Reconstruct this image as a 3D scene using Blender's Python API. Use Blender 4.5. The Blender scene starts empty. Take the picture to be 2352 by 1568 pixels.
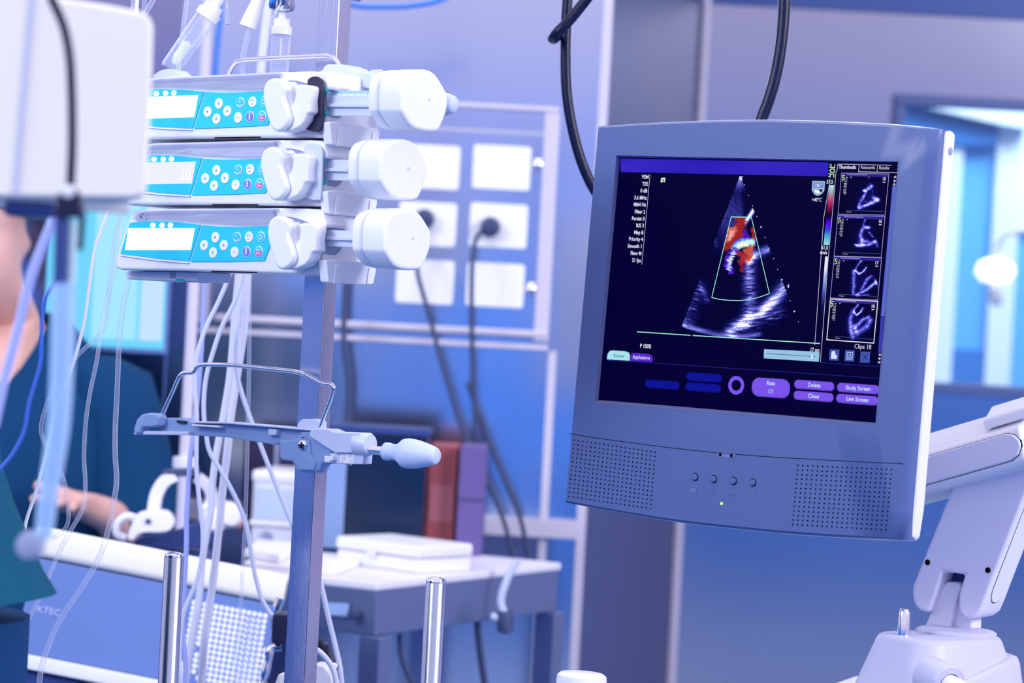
import bpy, bmesh, math, random
import numpy as np
from mathutils import Vector, Matrix

random.seed(7)
SC = bpy.context.scene
COL = SC.collection
R = math.radians

# ------------------------------------------------------------------ camera
FPX = 6533.0                     # 100 mm lens on a 36 mm wide sensor, 2352 px wide frame
CAM = Vector((0.0, 0.0, 1.42))
PITCH, ROLL = R(0.82), R(3.0)
FWD = Vector((0, math.cos(PITCH), -math.sin(PITCH)))
r0 = Vector((1, 0, 0)); u0 = r0.cross(FWD)
RGT = r0 * math.cos(ROLL) + u0 * math.sin(ROLL)
UPV = -r0 * math.sin(ROLL) + u0 * math.cos(ROLL)
cd = bpy.data.cameras.new('camera'); cam = bpy.data.objects.new('camera', cd); COL.objects.link(cam)
cam.matrix_world = Matrix(((RGT.x, UPV.x, -FWD.x, CAM.x), (RGT.y, UPV.y, -FWD.y, CAM.y), (RGT.z, UPV.z, -FWD.z, CAM.z), (0, 0, 0, 1)))
cd.lens = 100; cd.sensor_width = 36; cd.clip_start = 0.05; cd.clip_end = 60
cd.dof.use_dof = True; cd.dof.focus_distance = 3.0; cd.dof.aperture_fstop = 5.6
SC.camera = cam

# ------------------------------------------------------------------ world, lights, exposure
SC.view_settings.view_transform = 'Standard'
SC.view_settings.look = 'None'
SC.view_settings.gamma = 1.0
SC.view_settings.use_curve_mapping = False
SC.view_settings.exposure = 0.0
SC.cycles.use_denoising = True
SC.cycles.max_bounces = 10
SC.cycles.transparent_max_bounces = 24

def lin(c):
    return tuple((x / 255 / 12.92) if x / 255 <= 0.04045 else ((x / 255 + 0.055) / 1.055) ** 2.4 for x in c)

W = bpy.data.worlds.new('operating_room_light'); SC.world = W; W.use_nodes = True
wn = W.node_tree.nodes; wl = W.node_tree.links
for n in list(wn): wn.remove(n)
tc = wn.new('ShaderNodeTexCoord'); sx = wn.new('ShaderNodeSeparateXYZ'); mr = wn.new('ShaderNodeMapRange')
cr = wn.new('ShaderNodeValToRGB'); bg = wn.new('ShaderNodeBackground'); wo = wn.new('ShaderNodeOutputWorld')
mr.inputs['From Min'].default_value = -1; mr.inputs['From Max'].default_value = 1
wl.new(tc.outputs['Generated'], sx.inputs[0]); wl.new(sx.outputs['Z'], mr.inputs['Value'])
wl.new(mr.outputs['Result'], cr.inputs['Fac'])
# lavender tint added to the right side of the world, to colour reflections
cr2 = wn.new('ShaderNodeValToRGB'); mrx = wn.new('ShaderNodeMapRange'); mrx.interpolation_type = 'SMOOTHSTEP'; mxw = wn.new('ShaderNodeMix'); mxw.data_type = 'RGBA'
mrx.inputs['From Min'].default_value = .35; mrx.inputs['From Max'].default_value = .85
wl.new(sx.outputs['X'], mrx.inputs['Value']); wl.new(mr.outputs['Result'], cr2.inputs['Fac']); wl.new(mrx.outputs['Result'], mxw.inputs[0])
wl.new(cr.outputs['Color'], mxw.inputs[6]); wl.new(cr2.outputs['Color'], mxw.inputs[7]); wl.new(mxw.outputs[2], bg.inputs['Color']); wl.new(bg.outputs[0], wo.inputs['Surface'])
def ramp(node, stops):
    e = node.color_ramp.elements
    while len(e) > 1: e.remove(e[-1])
    e[0].position = stops[0][0]; e[0].color = (*stops[0][1], 1)
    for p, c in stops[1:]:
        k = e.new(p); k.color = (*c, 1)
def el(deg): return (math.sin(R(deg)) + 1) / 2
ramp(cr, [(0.0, (.05, .10, .40)), (el(-12), (.035, .08, .36)), (el(-6), (.025, .10, .42)), (el(-3), (.02, .24, 1.06)), (el(0), (.10, .37, 1.24)),
          (el(3), (.38, .44, 1.06)), (el(6), (.78, .70, .95)), (el(12), (.85, .79, .98)), (1.0, (1.0, .98, 1.15))])
ramp(cr2, [(0.0, (.10, .11, .34)), (el(-14), (.28, .25, .50)), (el(-3), (.52, .46, .78)), (el(6), (.68, .62, .98)), (1.0, (1.0, .98, 1.15))])
bg.inputs['Strength'].default_value = 1.0

def area(name, loc, target, size, power, color, sy=None):
    d = bpy.data.lights.new(name, 'AREA'); d.energy = power; d.color = color; d.size = size
    if sy: d.shape = 'RECTANGLE'; d.size_y = sy
    o = bpy.data.objects.new(name, d); COL.objects.link(o); o.location = loc
    o.rotation_euler = (Vector(target) - Vector(loc)).to_track_quat('-Z', 'Y').to_euler()
    return o
area('ceiling_light_key', (3.3, 1.2, 2.9), (-0.1, 3.0, 1.3), 1.2, 125, (.95, .94, 1.0))
area('ceiling_light_rear', (-0.1, 4.25, 3.1), (-0.1, 4.3, 0.8), 1.6, 7, (.90, .90, 1.0), 0.6)
area('ceiling_light_left', (-2.6, 1.0, 2.9), (-0.3, 3.0, 1.2), 1.2, 85, (.80, .88, 1.0))

# ------------------------------------------------------------------ geometry helpers
def ray(px, py):
    return (RGT * ((px - 1176) / FPX) + UPV * ((784 - py) / FPX) + FWD)
def pt(px, py, d):
    return CAM + ray(px, py) * d
def zhit(px, py, z):
    r = ray(px, py); return CAM + r * ((z - CAM.z) / r.z)

class Fr:
    """A local frame: U to the right, V up, N towards the viewer."""
    def __init__(s, O, U, V=None, N=None):
        s.O = Vector(O); s.U = Vector(U).normalized()
        V = Vector(V) if V is not None else Vector((0, 0, 1))
        s.V = (V - s.U * V.dot(s.U)).normalized()
        s.N = s.U.cross(s.V)
    def hit(s, px, py, n=0.0):
        r = ray(px, py); t = (n - (CAM - s.O).dot(s.N)) / r.dot(s.N)
        p = CAM + r * t - s.O
        return (p.dot(s.U), p.dot(s.V))
    def hits(s, pts, n=0.0): return [s.hit(x, y, n) for x, y in pts]
    def h3(s, px, py, n=0.0):
        u, v = s.hit(px, py, n); return Vector((u, v, n))
    def uhit(s, px, py, u):
        """hit the plane u = const: returns (n, v)"""
        r = ray(px, py); t = (u - (CAM - s.O).dot(s.U)) / r.dot(s.U)
        p = CAM + r * t - s.O
        return (p.dot(s.N), p.dot(s.V))
    def loc(s, p):
        p = Vector(p) - s.O; return Vector((p.dot(s.U), p.dot(s.V), p.dot(s.N)))
    def w(s, u, v, n): return s.O + s.U * u + s.V * v + s.N * n
    def M(s):
        return Matrix(((s.U.x, s.V.x, s.N.x, s.O.x), (s.U.y, s.V.y, s.N.y, s.O.y), (s.U.z, s.V.z, s.N.z, s.O.z), (0, 0, 0, 1)))

def yaw(deg): return Vector((math.cos(R(deg)), -math.sin(R(deg)), 0))

def prism(bm, poly, n0, n1, plane='uv'):
    def P(a, b, n):
        if plane == 'uv': return (a, b, n)
        if plane == 'nv': return (n, b, a)      # poly is (n, v), extruded along u
        return (a, n, b)                        # 'un': poly is (u, n), extruded along v
    a = [bm.verts.new(P(x, y, n0)) for x, y in poly]; b = [bm.verts.new(P(x, y, n1)) for x, y in poly]
    k = len(poly)
    bm.faces.new(a); bm.faces.new(b[::-1])
    for i in range(k): bm.faces.new((a[i], b[i], b[(i + 1) % k], a[(i + 1) % k]))
def box(bm, x0, x1, y0, y1, z0, z1):
    prism(bm, [(x0, y0), (x1, y0), (x1, y1), (x0, y1)], z0, z1)
def smooth_path(pts, k=6):
    pts = [Vector(p) for p in pts]
    if len(pts) < 3 or k < 2: return pts
    out = []
    for i in range(len(pts) - 1):
        p0 = pts[i - 1] if i else pts[0] * 2 - pts[1]
        p1, p2 = pts[i], pts[i + 1]
        p3 = pts[i + 2] if i + 2 < len(pts) else p2 * 2 - p1
        for j in range(k):
            t = j / k
            out.append(.5 * ((2 * p1) + (p2 - p0) * t + (2 * p0 - 5 * p1 + 4 * p2 - p3) * t * t + (3 * p1 - p0 - 3 * p2 + p3) * t ** 3))
    out.append(pts[-1]); return out
def tube(bm, pts, r, seg=10, k=6, cap=True, sq=1.0):
    pts = smooth_path(pts, k)
    m = len(pts); rr = r if isinstance(r, (list, tuple)) else [r, r]
    T = [(pts[min(i + 1, m - 1)] - pts[max(i - 1, 0)]).normalized() for i in range(m)]
    a = T[0].orthogonal().normalized(); rings = []
    for i in range(m):
        a = (a - T[i] * a.dot(T[i])).normalized(); b = T[i].cross(a)
        f = i / max(1, m - 1) * (len(rr) - 1); j = min(int(f), len(rr) - 2); rad = rr[j] + (rr[j + 1] - rr[j]) * (f - j)
        rings.append([bm.verts.new(pts[i] + (a * math.cos(2 * math.pi * q / seg) + b * math.sin(2 * math.pi * q / seg) * sq) * rad) for q in range(seg)])
    for i in range(m - 1):
        for q in range(seg):
            bm.faces.new((rings[i][q], rings[i][(q + 1) % seg], rings[i + 1][(q + 1) % seg], rings[i + 1][q]))
    if cap: bm.faces.new(rings[0][::-1]); bm.faces.new(rings[-1])
def lathe(bm, c, axis, prof, seg=24, sx=1.0):
    """prof: list of (radius, distance along axis)"""
    c = Vector(c); ax = Vector(axis).normalized(); a = ax.orthogonal().normalized()
    if abs(ax.x) > .9: a = Vector((0, 1, 0))
    elif abs(ax.z) > .9: a = Vector((1, 0, 0))
    elif abs(ax.y) > .9: a = Vector((1, 0, 0))
    a = (a - ax * a.dot(ax)).normalized(); b = ax.cross(a)
    rings = []
    for rad, h in prof:
        if rad <= 1e-9: rings.append([bm.verts.new(c + ax * h)])
        else: rings.append([bm.verts.new(c + ax * h + (a * math.cos(2 * math.pi * q / seg) * sx + b * math.sin(2 * math.pi * q / seg)) * rad) for q in range(seg)])
    for A, B in zip(rings, rings[1:]):
        if len(A) == 1 and len(B) == 1: continue
        for q in range(seg):
            if len(A) == 1: bm.faces.new((A[0], B[(q + 1) % seg], B[q]))
            elif len(B) == 1: bm.faces.new((A[q], A[(q + 1) % seg], B[0]))
            else: bm.faces.new((A[q], A[(q + 1) % seg], B[(q + 1) % seg], B[q]))
    if len(rings[0]) > 1: bm.faces.new(rings[0][::-1])
    if len(rings[-1]) > 1: bm.faces.new(rings[-1])
def cyl(bm, c, axis, r, h, seg=24): lathe(bm, c, axis, [(r, 0), (r, h)], seg)
def ell(cx, cy, rx, ry, k=24, a0=0): return [(cx + rx * math.cos(a0 + 2 * math.pi * i / k), cy + ry * math.sin(a0 + 2 * math.pi * i / k)) for i in range(k)]
def rrect(x0, x1, y0, y1, r, k=5):
    out = []
    for cx, cy, a in ((x1 - r, y1 - r, 0), (x0 + r, y1 - r, 90), (x0 + r, y0 + r, 180), (x1 - r, y0 + r, 270)):
        for i in range(k + 1): out.append((cx + r * math.cos(R(a + 90 * i / k)), cy + r * math.sin(R(a + 90 * i / k))))
    return out
def spoly(pts, k=4):
    """closed smooth outline through pts"""
    p = [Vector((*q, 0)) for q in pts]; n = len(p); out = []
    for i in range(n):
        p0, p1, p2, p3 = p[i - 1], p[i], p[(i + 1) % n], p[(i + 2) % n]
        for j in range(k):
            t = j / k
            q = .5 * ((2 * p1) + (p2 - p0) * t + (2 * p0 - 5 * p1 + 4 * p2 - p3) * t * t + (3 * p1 - p0 - 3 * p2 + p3) * t ** 3)
            out.append((q.x, q.y))
    return out

def new(): return bmesh.new()
def obj(name, bm, mat, parent=None, bevel=0.0, seg=2, sharp=38, mats=None):
    if bevel:
        bmesh.ops.recalc_face_normals(bm, faces=bm.faces)
        es = [e for e in bm.edges if len(e.link_faces) == 2 and e.calc_face_angle(0) > R(28)]
        bmesh.ops.bevel(bm, geom=es, offset=bevel, segments=seg, profile=.5, affect='EDGES', clamp_overlap=True)
    bmesh.ops.recalc_face_normals(bm, faces=bm.faces)
    me = bpy.data.meshes.new(name); 
    off = None
    if parent is None:
        # top-level single meshes get their origin at the base of the thing
        lo = Vector((sum(v.co.x for v in bm.verts) / len(bm.verts), sum(v.co.y for v in bm.verts) / len(bm.verts), min(v.co.z for v in bm.verts)))
        bmesh.ops.translate(bm, verts=bm.verts, vec=-lo); off = lo
    bm.to_mesh(me); bm.free()
    me.polygons.foreach_set('use_smooth', [True] * len(me.polygons))
    me.set_sharp_from_angle(angle=R(sharp))
    me.materials.append(mat)
    for m_ in (mats or []): me.materials.append(m_)
    o = bpy.data.objects.new(name, me); COL.objects.link(o)
    if parent is not None: o.parent = parent
    if off is not None: o.location = off
    if bevel:
        wn_ = o.modifiers.new('weighted_normal', 'WEIGHTED_NORMAL'); wn_.keep_sharp = True; wn_.weight = 80
    return o
def tag(o, label, cat, group=None):
    o['label'] = label; o['category'] = cat
    if group: o['group'] = group
    return o
def thing(name, label, cat, frame, group=None):
    o = bpy.data.objects.new(name, None); COL.objects.link(o)
    o.empty_display_size = .05
    if isinstance(frame, Fr): o.matrix_world = frame.M()
    else: o.location = frame
    return tag(o, label, cat, group)
def struct(o): o['kind'] = 'structure'; return o
def copy_tree(o, parent=None):
    c = o.copy(); COL.objects.link(c)
    if parent is not None: c.parent = parent
    for ch in list(o.children): copy_tree(ch, c)
    return c

# ------------------------------------------------------------------ materials
def mat(name, base, rough=.5, metal=0.0, spec=.5, trans=0.0, alpha=1.0, coat=0.0, ior=1.45, sss=0.0):
    m = bpy.data.materials.new(name); m.use_nodes = True
    b = m.node_tree.nodes['Principled BSDF']
    b.inputs['Base Color'].default_value = (*base, 1); b.inputs['Roughness'].default_value = rough
    b.inputs['Metallic'].default_value = metal; b.inputs['Specular IOR Level'].default_value = spec
    b.inputs['Transmission Weight'].default_value = trans; b.inputs['Alpha'].default_value = alpha
    b.inputs['Coat Weight'].default_value = coat; b.inputs['IOR'].default_value = ior
    return m
def noisy(m, scale=(40, 40, 40), amount=.08, bump=0.0, rough=0.0, detail=3):
    """surface texture: slight mottling of colour / roughness / relief in object space"""
    nt = m.node_tree; b = nt.nodes['Principled BSDF']
    t = nt.nodes.new('ShaderNodeTexCoord'); mp = nt.nodes.new('ShaderNodeMapping'); mp.inputs['Scale'].default_value = scale
    n = nt.nodes.new('ShaderNodeTexNoise'); n.inputs['Scale'].default_value = 1; n.inputs['Detail'].default_value = detail
    nt.links.new(t.outputs['Object'], mp.inputs[0]); nt.links.new(mp.outputs[0], n.inputs['Vector'])
    if amount:
        c = b.inputs['Base Color'].default_value[:3]
        mx = nt.nodes.new('ShaderNodeMix'); mx.data_type = 'RGBA'
        mx.inputs[6].default_value = (*[x * (1 - amount) for x in c], 1); mx.inputs[7].default_value = (*[min(1, x * (1 + amount)) for x in c], 1)
        nt.links.new(n.outputs['Fac'], mx.inputs[0]); nt.links.new(mx.outputs[2], b.inputs['Base Color'])
    if rough:
        r0_ = b.inputs['Roughness'].default_value
        q = nt.nodes.new('ShaderNodeMapRange'); q.inputs['To Min'].default_value = max(0, r0_ - rough); q.inputs['To Max'].default_value = r0_ + rough
        nt.links.new(n.outputs['Fac'], q.inputs['Value']); nt.links.new(q.outputs[0], b.inputs['Roughness'])
    if bump:
        bp = nt.nodes.new('ShaderNodeBump'); bp.inputs['Strength'].default_value = bump; bp.inputs['Distance'].default_value = .002
        nt.links.new(n.outputs['Fac'], bp.inputs['Height']); nt.links.new(bp.outputs[0], b.inputs['Normal'])
    return m
def emit(name, rgb, k=1.0, base=(0.01, 0.01, 0.02)):
    m = mat(name, base, .4, spec=.015); b = m.node_tree.nodes['Principled BSDF']
    b.inputs['Emission Color'].default_value = (*lin(rgb), 1); b.inputs['Emission Strength'].default_value = k
    return m
def emit_attr(name):
    m = mat(name, (0, 0, 0), .4, spec=.015); nt = m.node_tree; b = nt.nodes['Principled BSDF']
    a = nt.nodes.new('ShaderNodeAttribute'); a.attribute_name = 'Col'
    nt.links.new(a.outputs['Color'], b.inputs['Emission Color']); b.inputs['Emission Strength'].default_value = 1
    return m
def clear(name, tint, a, rough=.08, spec=.6):
    """thin clear plastic: partly see-through, glossy"""
    m = mat(name, tint, rough, spec=spec, alpha=a); return m

def rimclear(m, a0, a1):
    """a tube wall: see-through in the middle, denser where the wall is seen edge on"""
    nt = m.node_tree; b = nt.nodes['Principled BSDF']; lw = nt.nodes.new('ShaderNodeLayerWeight'); lw.inputs['Blend'].default_value = .45
    q = nt.nodes.new('ShaderNodeMapRange'); q.inputs['From Min'].default_value = .25; q.inputs['From Max'].default_value = .85; q.inputs['To Min'].default_value = a0; q.inputs['To Max'].default_value = a1
    nt.links.new(lw.outputs['Facing'], q.inputs['Value']); nt.links.new(q.outputs[0], b.inputs['Alpha']); return m
MT = {}
MT['white'] = mat('white_plastic', (.86, .86, .92), .38)
MT['pump'] = noisy(mat('pump_white', (.84, .86, .93), .34, spec=.5), (300, 300, 300), .02)
MT['pumpgrey'] = mat('pump_pale_grey', (.62, .66, .82), .4)
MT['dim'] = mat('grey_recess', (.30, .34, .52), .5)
MT['teal'] = mat('teal_membrane', (.03, .64, .90), .25, spec=.4, coat=.2)
MT['keywhite'] = mat('key_white', (.95, .95, .97), .4)
MT['keyteal'] = mat('key_teal', (.03, .60, .86), .3)
MT['keyviolet'] = mat('key_violet', (.18, .22, .70), .35)
MT['keypink'] = mat('key_pink', (.80, .10, .35), .35)
MT['icon'] = mat('icon_blue', (.03, .36, .68), .4)
MT['icongrey'] = mat('icon_grey', (.45, .47, .55), .4)
MT['frost'] = mat('frosted_plastic', (.70, .76, .92), .3, alpha=.82)
MT['clearcover'] = clear('clear_cover', (.55, .58, .85), .38, .05, 1.0)
MT['tealpart'] = mat('teal_button', (.01, .38, .42), .3)
MT['black'] = mat('black_plastic', (.012, .013, .05), .4)
MT['rubber'] = noisy(mat('black_hose', (.003, .006, .040), .22, spec=.35), (900, 900, 900), 0, .2)
MT['chrome'] = mat('chrome', (.80, .80, .88), .08, metal=1)
MT['steelpole'] = noisy(mat('brushed_pole', (.52, .54, .68), .26, metal=1), (900, 10, 900), .10, .05, .08)
MT['rod'] = noisy(mat('polished_rod', (.44, .49, .66), .24, metal=1), (1500, 1500, 25), .05, .03, .05)
MT['cast'] = noisy(mat('cast_grey', (.25, .37, .66), .38, spec=.5), (500, 500, 500), .03, .03)
MT['castlight'] = noisy(mat('cast_pale', (.58, .64, .86), .36), (500, 500, 500), .02)
MT['knob'] = mat('knob_lavender', (.56, .64, .90), .5)
MT['cablewhite'] = mat('white_cable', (.68, .72, .90), .42)
MT['wide'] = mat('milky_hose', (.80, .82, .95), .3, alpha=.85)
MT['lav'] = mat('lavender_hose', (.40, .46, .90), .35)
MT['cleartube'] = rimclear(clear('clear_tubing', (.72, .78, 1.0), .42, .05, .9), .16, .80)
MT['milk'] = mat('milky_tubing', (.80, .84, .95), .25)
MT['bluecable'] = mat('blue_cable', (.04, .12, .55), .35)
MT['bluehose'] = mat('pale_blue_hose', (.06, .22, .85), .35)
MT['greycable'] = mat('dark_wall_cable', (.04, .06, .16), .5)
MT['bezel'] = noisy(mat('slate_bezel', (.090, .135, .335), .38, spec=.45), (700, 700, 700), .03, .015)
MT['bezel2'] = mat('slate_lip', (.17, .19, .42), .35)
MT['shell'] = mat('pale_shell', (.78, .78, .90), .35)
MT['hole'] = mat('hole_black', (.004, .004, .012), .8, spec=.1)
MT['arm'] = noisy(mat('arm_lavender_grey', (.74, .74, .90), .42, spec=.4), (900, 900, 900), .02, .02)
MT['armbase'] = noisy(mat('arm_base', (.50, .50, .68), .42, spec=.4), (900, 900, 900), .02, .02)
MT['armtop'] = mat('arm_white', (.86, .86, .93), .35)
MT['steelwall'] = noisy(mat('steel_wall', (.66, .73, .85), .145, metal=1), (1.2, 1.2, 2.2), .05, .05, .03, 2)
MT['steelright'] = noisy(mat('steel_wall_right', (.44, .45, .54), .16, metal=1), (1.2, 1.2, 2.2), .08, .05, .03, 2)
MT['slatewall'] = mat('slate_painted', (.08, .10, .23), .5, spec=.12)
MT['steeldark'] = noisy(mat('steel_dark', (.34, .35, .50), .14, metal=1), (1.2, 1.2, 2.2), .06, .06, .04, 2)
MT['whitetrim'] = mat('white_trim', (.66, .62, .74), .4)
MT['floor'] = noisy(mat('floor_vinyl', (.05, .16, .36), .25), (3, 3, 3), .2, 0, .05)
MT['socket'] = mat('socket_white', (.95, .95, .97), .35)
MT['skin'] = noisy(mat('skin', (.80, .46, .40), .5), (60, 60, 60), .08)
MT['scrub'] = noisy(mat('teal_scrub', (.005, .085, .160), .85, spec=.2), (220, 220, 220), .15, .35)
MT['scrubblue'] = noisy(mat('deep_teal_scrub', (.003, .050, .150), .85, spec=.2), (220, 220, 220), .15, .35)
MT['navy'] = noisy(mat('navy_scrub', (.006, .05, .16), .85, spec=.2), (220, 220, 220), .15, .3)
MT['cap'] = mat('surgical_cap', (.16, .30, .36), .8)
MT['offwhite'] = noisy(mat('casing_offwhite', (.90, .87, .79), .4), (3, 3, 3), .03)
MT['bluepanel'] = mat('blue_front', (.15, .24, .56), .35)
MT['navyblue'] = mat('navy_base', (.02, .05, .22), .4)
MT['dot'] = mat('dot_white', (.92, .93, .98), .4)
MT['dotblue'] = mat('dot_pale_blue', (.36, .46, .86), .4)
MT['paper'] = mat('paper', (.88, .87, .92), .6)
MT['darkscreen'] = mat('dark_glass', (.005, .018, .06), .18)
MT['red'] = mat('brick_red', (.42, .10, .12), .55)
MT['purple'] = mat('purple_side', (.13, .09, .30), .5)
MT['steeltable'] = noisy(mat('table_steel', (.17, .23, .42), .35, metal=.6), (2, 2, 2), .05, 0, .05)
MT['liquid'] = rimclear(clear('clear_liquid', (.70, .76, 1.0), .30, .04, .9), .14, .5)
# ------------------------------------------------------------------ setting
WL = Fr((0, 5.0, 0), (1, 0, 0))                       # steel back wall, facing the camera
xr = WL.hit(1382, 400)[0]
bm = new(); box(bm, -2.6, xr, 0, 3.0, 5.0, 5.06)
def ywall(name, x0, x1, y, z0, z1, m, th=.05):
    b = new(); prism(b, [(x0, y), (x1, y), (x1, y + th), (x0, y + th)], z0, z1); return struct(obj(name, b, m))
bm.free()
ywall('wall_back', -2.6, xr, 5.0, 0, 3.0, MT['steelwall'])
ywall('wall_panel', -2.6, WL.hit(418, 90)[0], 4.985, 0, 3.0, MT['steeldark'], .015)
YR = 6.4
WR = Fr((0, YR, 0), (1, 0, 0))
xj = WR.hit(1608, 140)[0]
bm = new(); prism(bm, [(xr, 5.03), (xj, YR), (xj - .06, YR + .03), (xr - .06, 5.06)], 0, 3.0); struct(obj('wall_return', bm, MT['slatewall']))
# right-hand wall with an opening for the window
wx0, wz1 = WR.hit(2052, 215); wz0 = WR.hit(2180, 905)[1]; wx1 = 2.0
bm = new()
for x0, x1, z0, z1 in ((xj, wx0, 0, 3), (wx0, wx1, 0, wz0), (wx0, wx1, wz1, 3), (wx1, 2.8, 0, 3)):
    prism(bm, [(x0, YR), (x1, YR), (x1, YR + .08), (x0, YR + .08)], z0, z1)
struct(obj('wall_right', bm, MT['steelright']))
zb = WR.hit(1900, 22)[1]
ywall('trim_1', xj, 2.8, YR - .012, zb, 3.0, mat('ceiling_band_blue', (.05, .11, .36), .4), .012)
bm = new(); tube(bm, [(xj + .006, YR - .02, 0), (xj + .006, YR - .02, 3.0)], .011, 8, 1); struct(obj('trim_2', bm, MT['whitetrim']))
bm = new(); prism(bm, [(-3, -1.5), (3, -1.5), (3, 9), (-3, 9)], -.05, 0); struct(obj('floor', bm, MT['floor']))
# window: grey-blue frame, glass, lit corridor beyond
w = thing('window_1', 'window with slate blue frame looking into a bright cyan corridor', 'window', Fr((wx0, YR, wz0), (1, 0, 0)))
w['kind'] = 'structure'
bm = new(); ww, wh = wx1 - wx0, wz1 - wz0; t_ = .026
for a in ((0, ww, 0, t_), (0, ww, wh - t_, wh), (0, t_, t_, wh - t_), (ww - t_, ww, t_, wh - t_)): box(bm, *a, -.02, .02)
obj('window_frame', bm, MT['cast'] if False else mat('frame_slate', (.10, .15, .36), .4), w, .004)
bm = new(); box(bm, t_, ww - t_, t_, wh - t_, -.006, 0); obj('window_pane', bm, clear('window_glass', (.5, .8, 1.0), .06, .03), w)
CY = mat('corridor_cyan', (.10, .42, .88), .5); CP = mat('corridor_pale', (.72, .86, .98), .5); CB = mat('corridor_blue', (.015, .16, .55), .5)
yc = 8.4; WC = Fr((0, yc, 0), (1, 0, 0))
ywall('wall_corridor', .4, 3.0, yc, 0, 3.0, CY)
a = WC.hit(2278, 500)[0]; b = WC.hit(2335, 500)[0]
ywall('trim_3', a, b, yc - .03, 0, WC.hit(2300, 262)[1], CP, .03)                    # pale column
ywall('trim_4', b, 3.0, yc - .02, WC.hit(2330, 530)[1], 3.0, CP, .02)
ywall('trim_5', WC.hit(2150, 500)[0], WC.hit(2200, 500)[0], yc - .03, 0, WC.hit(2180, 330)[1], CP, .03)
ywall('trim_6', WC.hit(2060, 500)[0], a, yc - .02, 0, WC.hit(2200, 800)[1], CB, .02)
bm = new()                                                                          # slanted pale lintel
prism(bm, [WC.hit(*q) for q in ((2050, 235), (2150, 225), (2352, 232), (2352, 300), (2290, 290))], 0, .10); 
o = obj('trim_7', bm, CP); o.matrix_world = WC.M() @ Matrix.Translation(o.location); struct(o)
bm = new()
prism(bm, [WC.hit(*q) for q in ((2060, 262), (2290, 300), (2282, 335), (2060, 335))], 0, .05)
o = obj('trim_8', bm, CB); o.matrix_world = WC.M() @ Matrix.Translation(o.location); struct(o)
area('corridor_light', (1.7, 7.6, 2.8), (1.4, 8.3, 1.3), .8, 42, (.75, .92, 1.0))
# round theatre lamp beyond the window
L = thing('surgical_lamp', 'bright white oval lamp head seen through the cyan window', 'lamp', Fr(pt(2285, 640, 7.4), (1, 0, 0)))
bm = new(); lathe(bm, (0, .02, 0), (0, 1, 0), [(0, -.03), (.035, -.028), (.052, -.005), (.045, .02), (.02, .032), (0, .034)], 28); obj('lamp_head', bm, emit('lamp_glow', (255, 255, 255), 1.6, (.9, .9, .9)), L)
bm = new(); lathe(bm, (.005, -.045, 0), (.3, -.8, 0), [(.012, -.03), (.02, 0), (.018, .02), (0, .028)], 16); obj('lamp_handle', bm, MT['white'], L)
bm = new(); tube(bm, [(0, .05, 0), (.03, .12, 0), (.2, .14, 0)], .008, 8); obj('lamp_arm', bm, MT['white'], L)

# ------------------------------------------------------------------ electrical panel on the back wall
PO = WL.hit(1232, 1300)
x0, z1 = WL.hit(486, 205); x1, z0 = WL.hit(1268, 806)
x1 = WL.hit(1287, 245)[0] ; z1 = WL.hit(1180, 242)[1]
P = thing('electrical_panel', 'steel wall panel with six white sockets behind the syringe pumps', 'panel', Fr((x0, 5.0, z0), (1, 0, 0)))
w_, h_ = x1 - x0, z1 - z0
def pl(px, py): u, v = WL.hit(px, py); return u - x0, v - z0
bm = new()
box(bm, 0, w_, 0, .010, 0, .03); box(bm, 0, w_, h_ - .009, h_, 0, .012); box(bm, 0, .014, .016, h_ - .012, 0, .03); box(bm, w_ - .026, w_, .016, h_ - .012, 0, .03)
obj('panel_frame', bm, MT['whitetrim'], P, .003)
bm = new(); box(bm, .014, w_ - .026, .016, h_ - .012, 0, .004); obj('back_plate', bm, MT['steelwall'], P)
dx1, dz0 = pl(1250, 778)
bm = new(); box(bm, .03, dx1, dz0, h_ - .045, .004, .02); obj('door', bm, MT['steelwall'], P, .006)
bm = new(); box(bm, .028, dx1 + .004, dz0 + .002, dz0 + .014, .004, .034); obj('ledge', bm, MT['whitetrim'], P, .004)
plates = [(923, 1058, 332, 439), (1085, 1220, 334, 440), (916, 1050, 463, 569), (1077, 1213, 466, 573), (909, 1045, 596, 699), (1069, 1206, 599, 711)]
for a, b, c, d in plates:
    cx, cy = pl((a + b) / 2, (c + d) / 2); hw, hh = .0505, .0385
    bm = new(); prism(bm, rrect(cx - hw, cx + hw, cy - hh, cy + hh, .006), .02, .032); s_ = obj('socket_plate', bm, MT['socket'], P, .002)
for q in ((1236, 380), (1220, 664)):
    cx, cy = pl(*q); bm = new(); lathe(bm, (cx, cy, .02), (0, 0, 1), [(.011, 0), (.011, .006), (.006, .010), (0, .011)], 20); obj('latch', bm, MT['chrome'], P)
def hang(name, label, cat, path, r, m, k=6, seg=10, group=None):
    bm = new(); tube(bm, path, r, seg, k); return tag(obj(name, bm, m), label, cat, group)
def wp(pts, d): return [pt(x, y, d if not isinstance(d, (list, tuple)) else d[0] + (d[1] - d[0]) * i / (len(pts) - 1)) for i, (x, y) in enumerate(pts)]
c = Fr(WL.w(*WL.hit(1128, 523), .033), (1, 0, 0))
k_ = thing('plug_lead', 'dark plug with hanging lead in the middle right wall socket', 'cable', c)
bm = new(); lathe(bm, (0, 0, 0), (-.1, 0, 1), [(.0165, 0), (.018, .012), (.015, .030), (.010, .038), (0, .040)], 20); obj('plug', bm, MT['greycable'], k_)
bm = new(); tube(bm, [c.loc(q) for q in [WL.w(*WL.hit(1118, 525), .062), WL.w(*WL.hit(1098, 545), .07)] + wp([(1086, 585), (1083, 700), (1086, 850), (1093, 1000), (1096, 1150), (1098, 1290)], 4.88)], .0042, 10); obj('lead', bm, MT['greycable'], k_)
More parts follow.
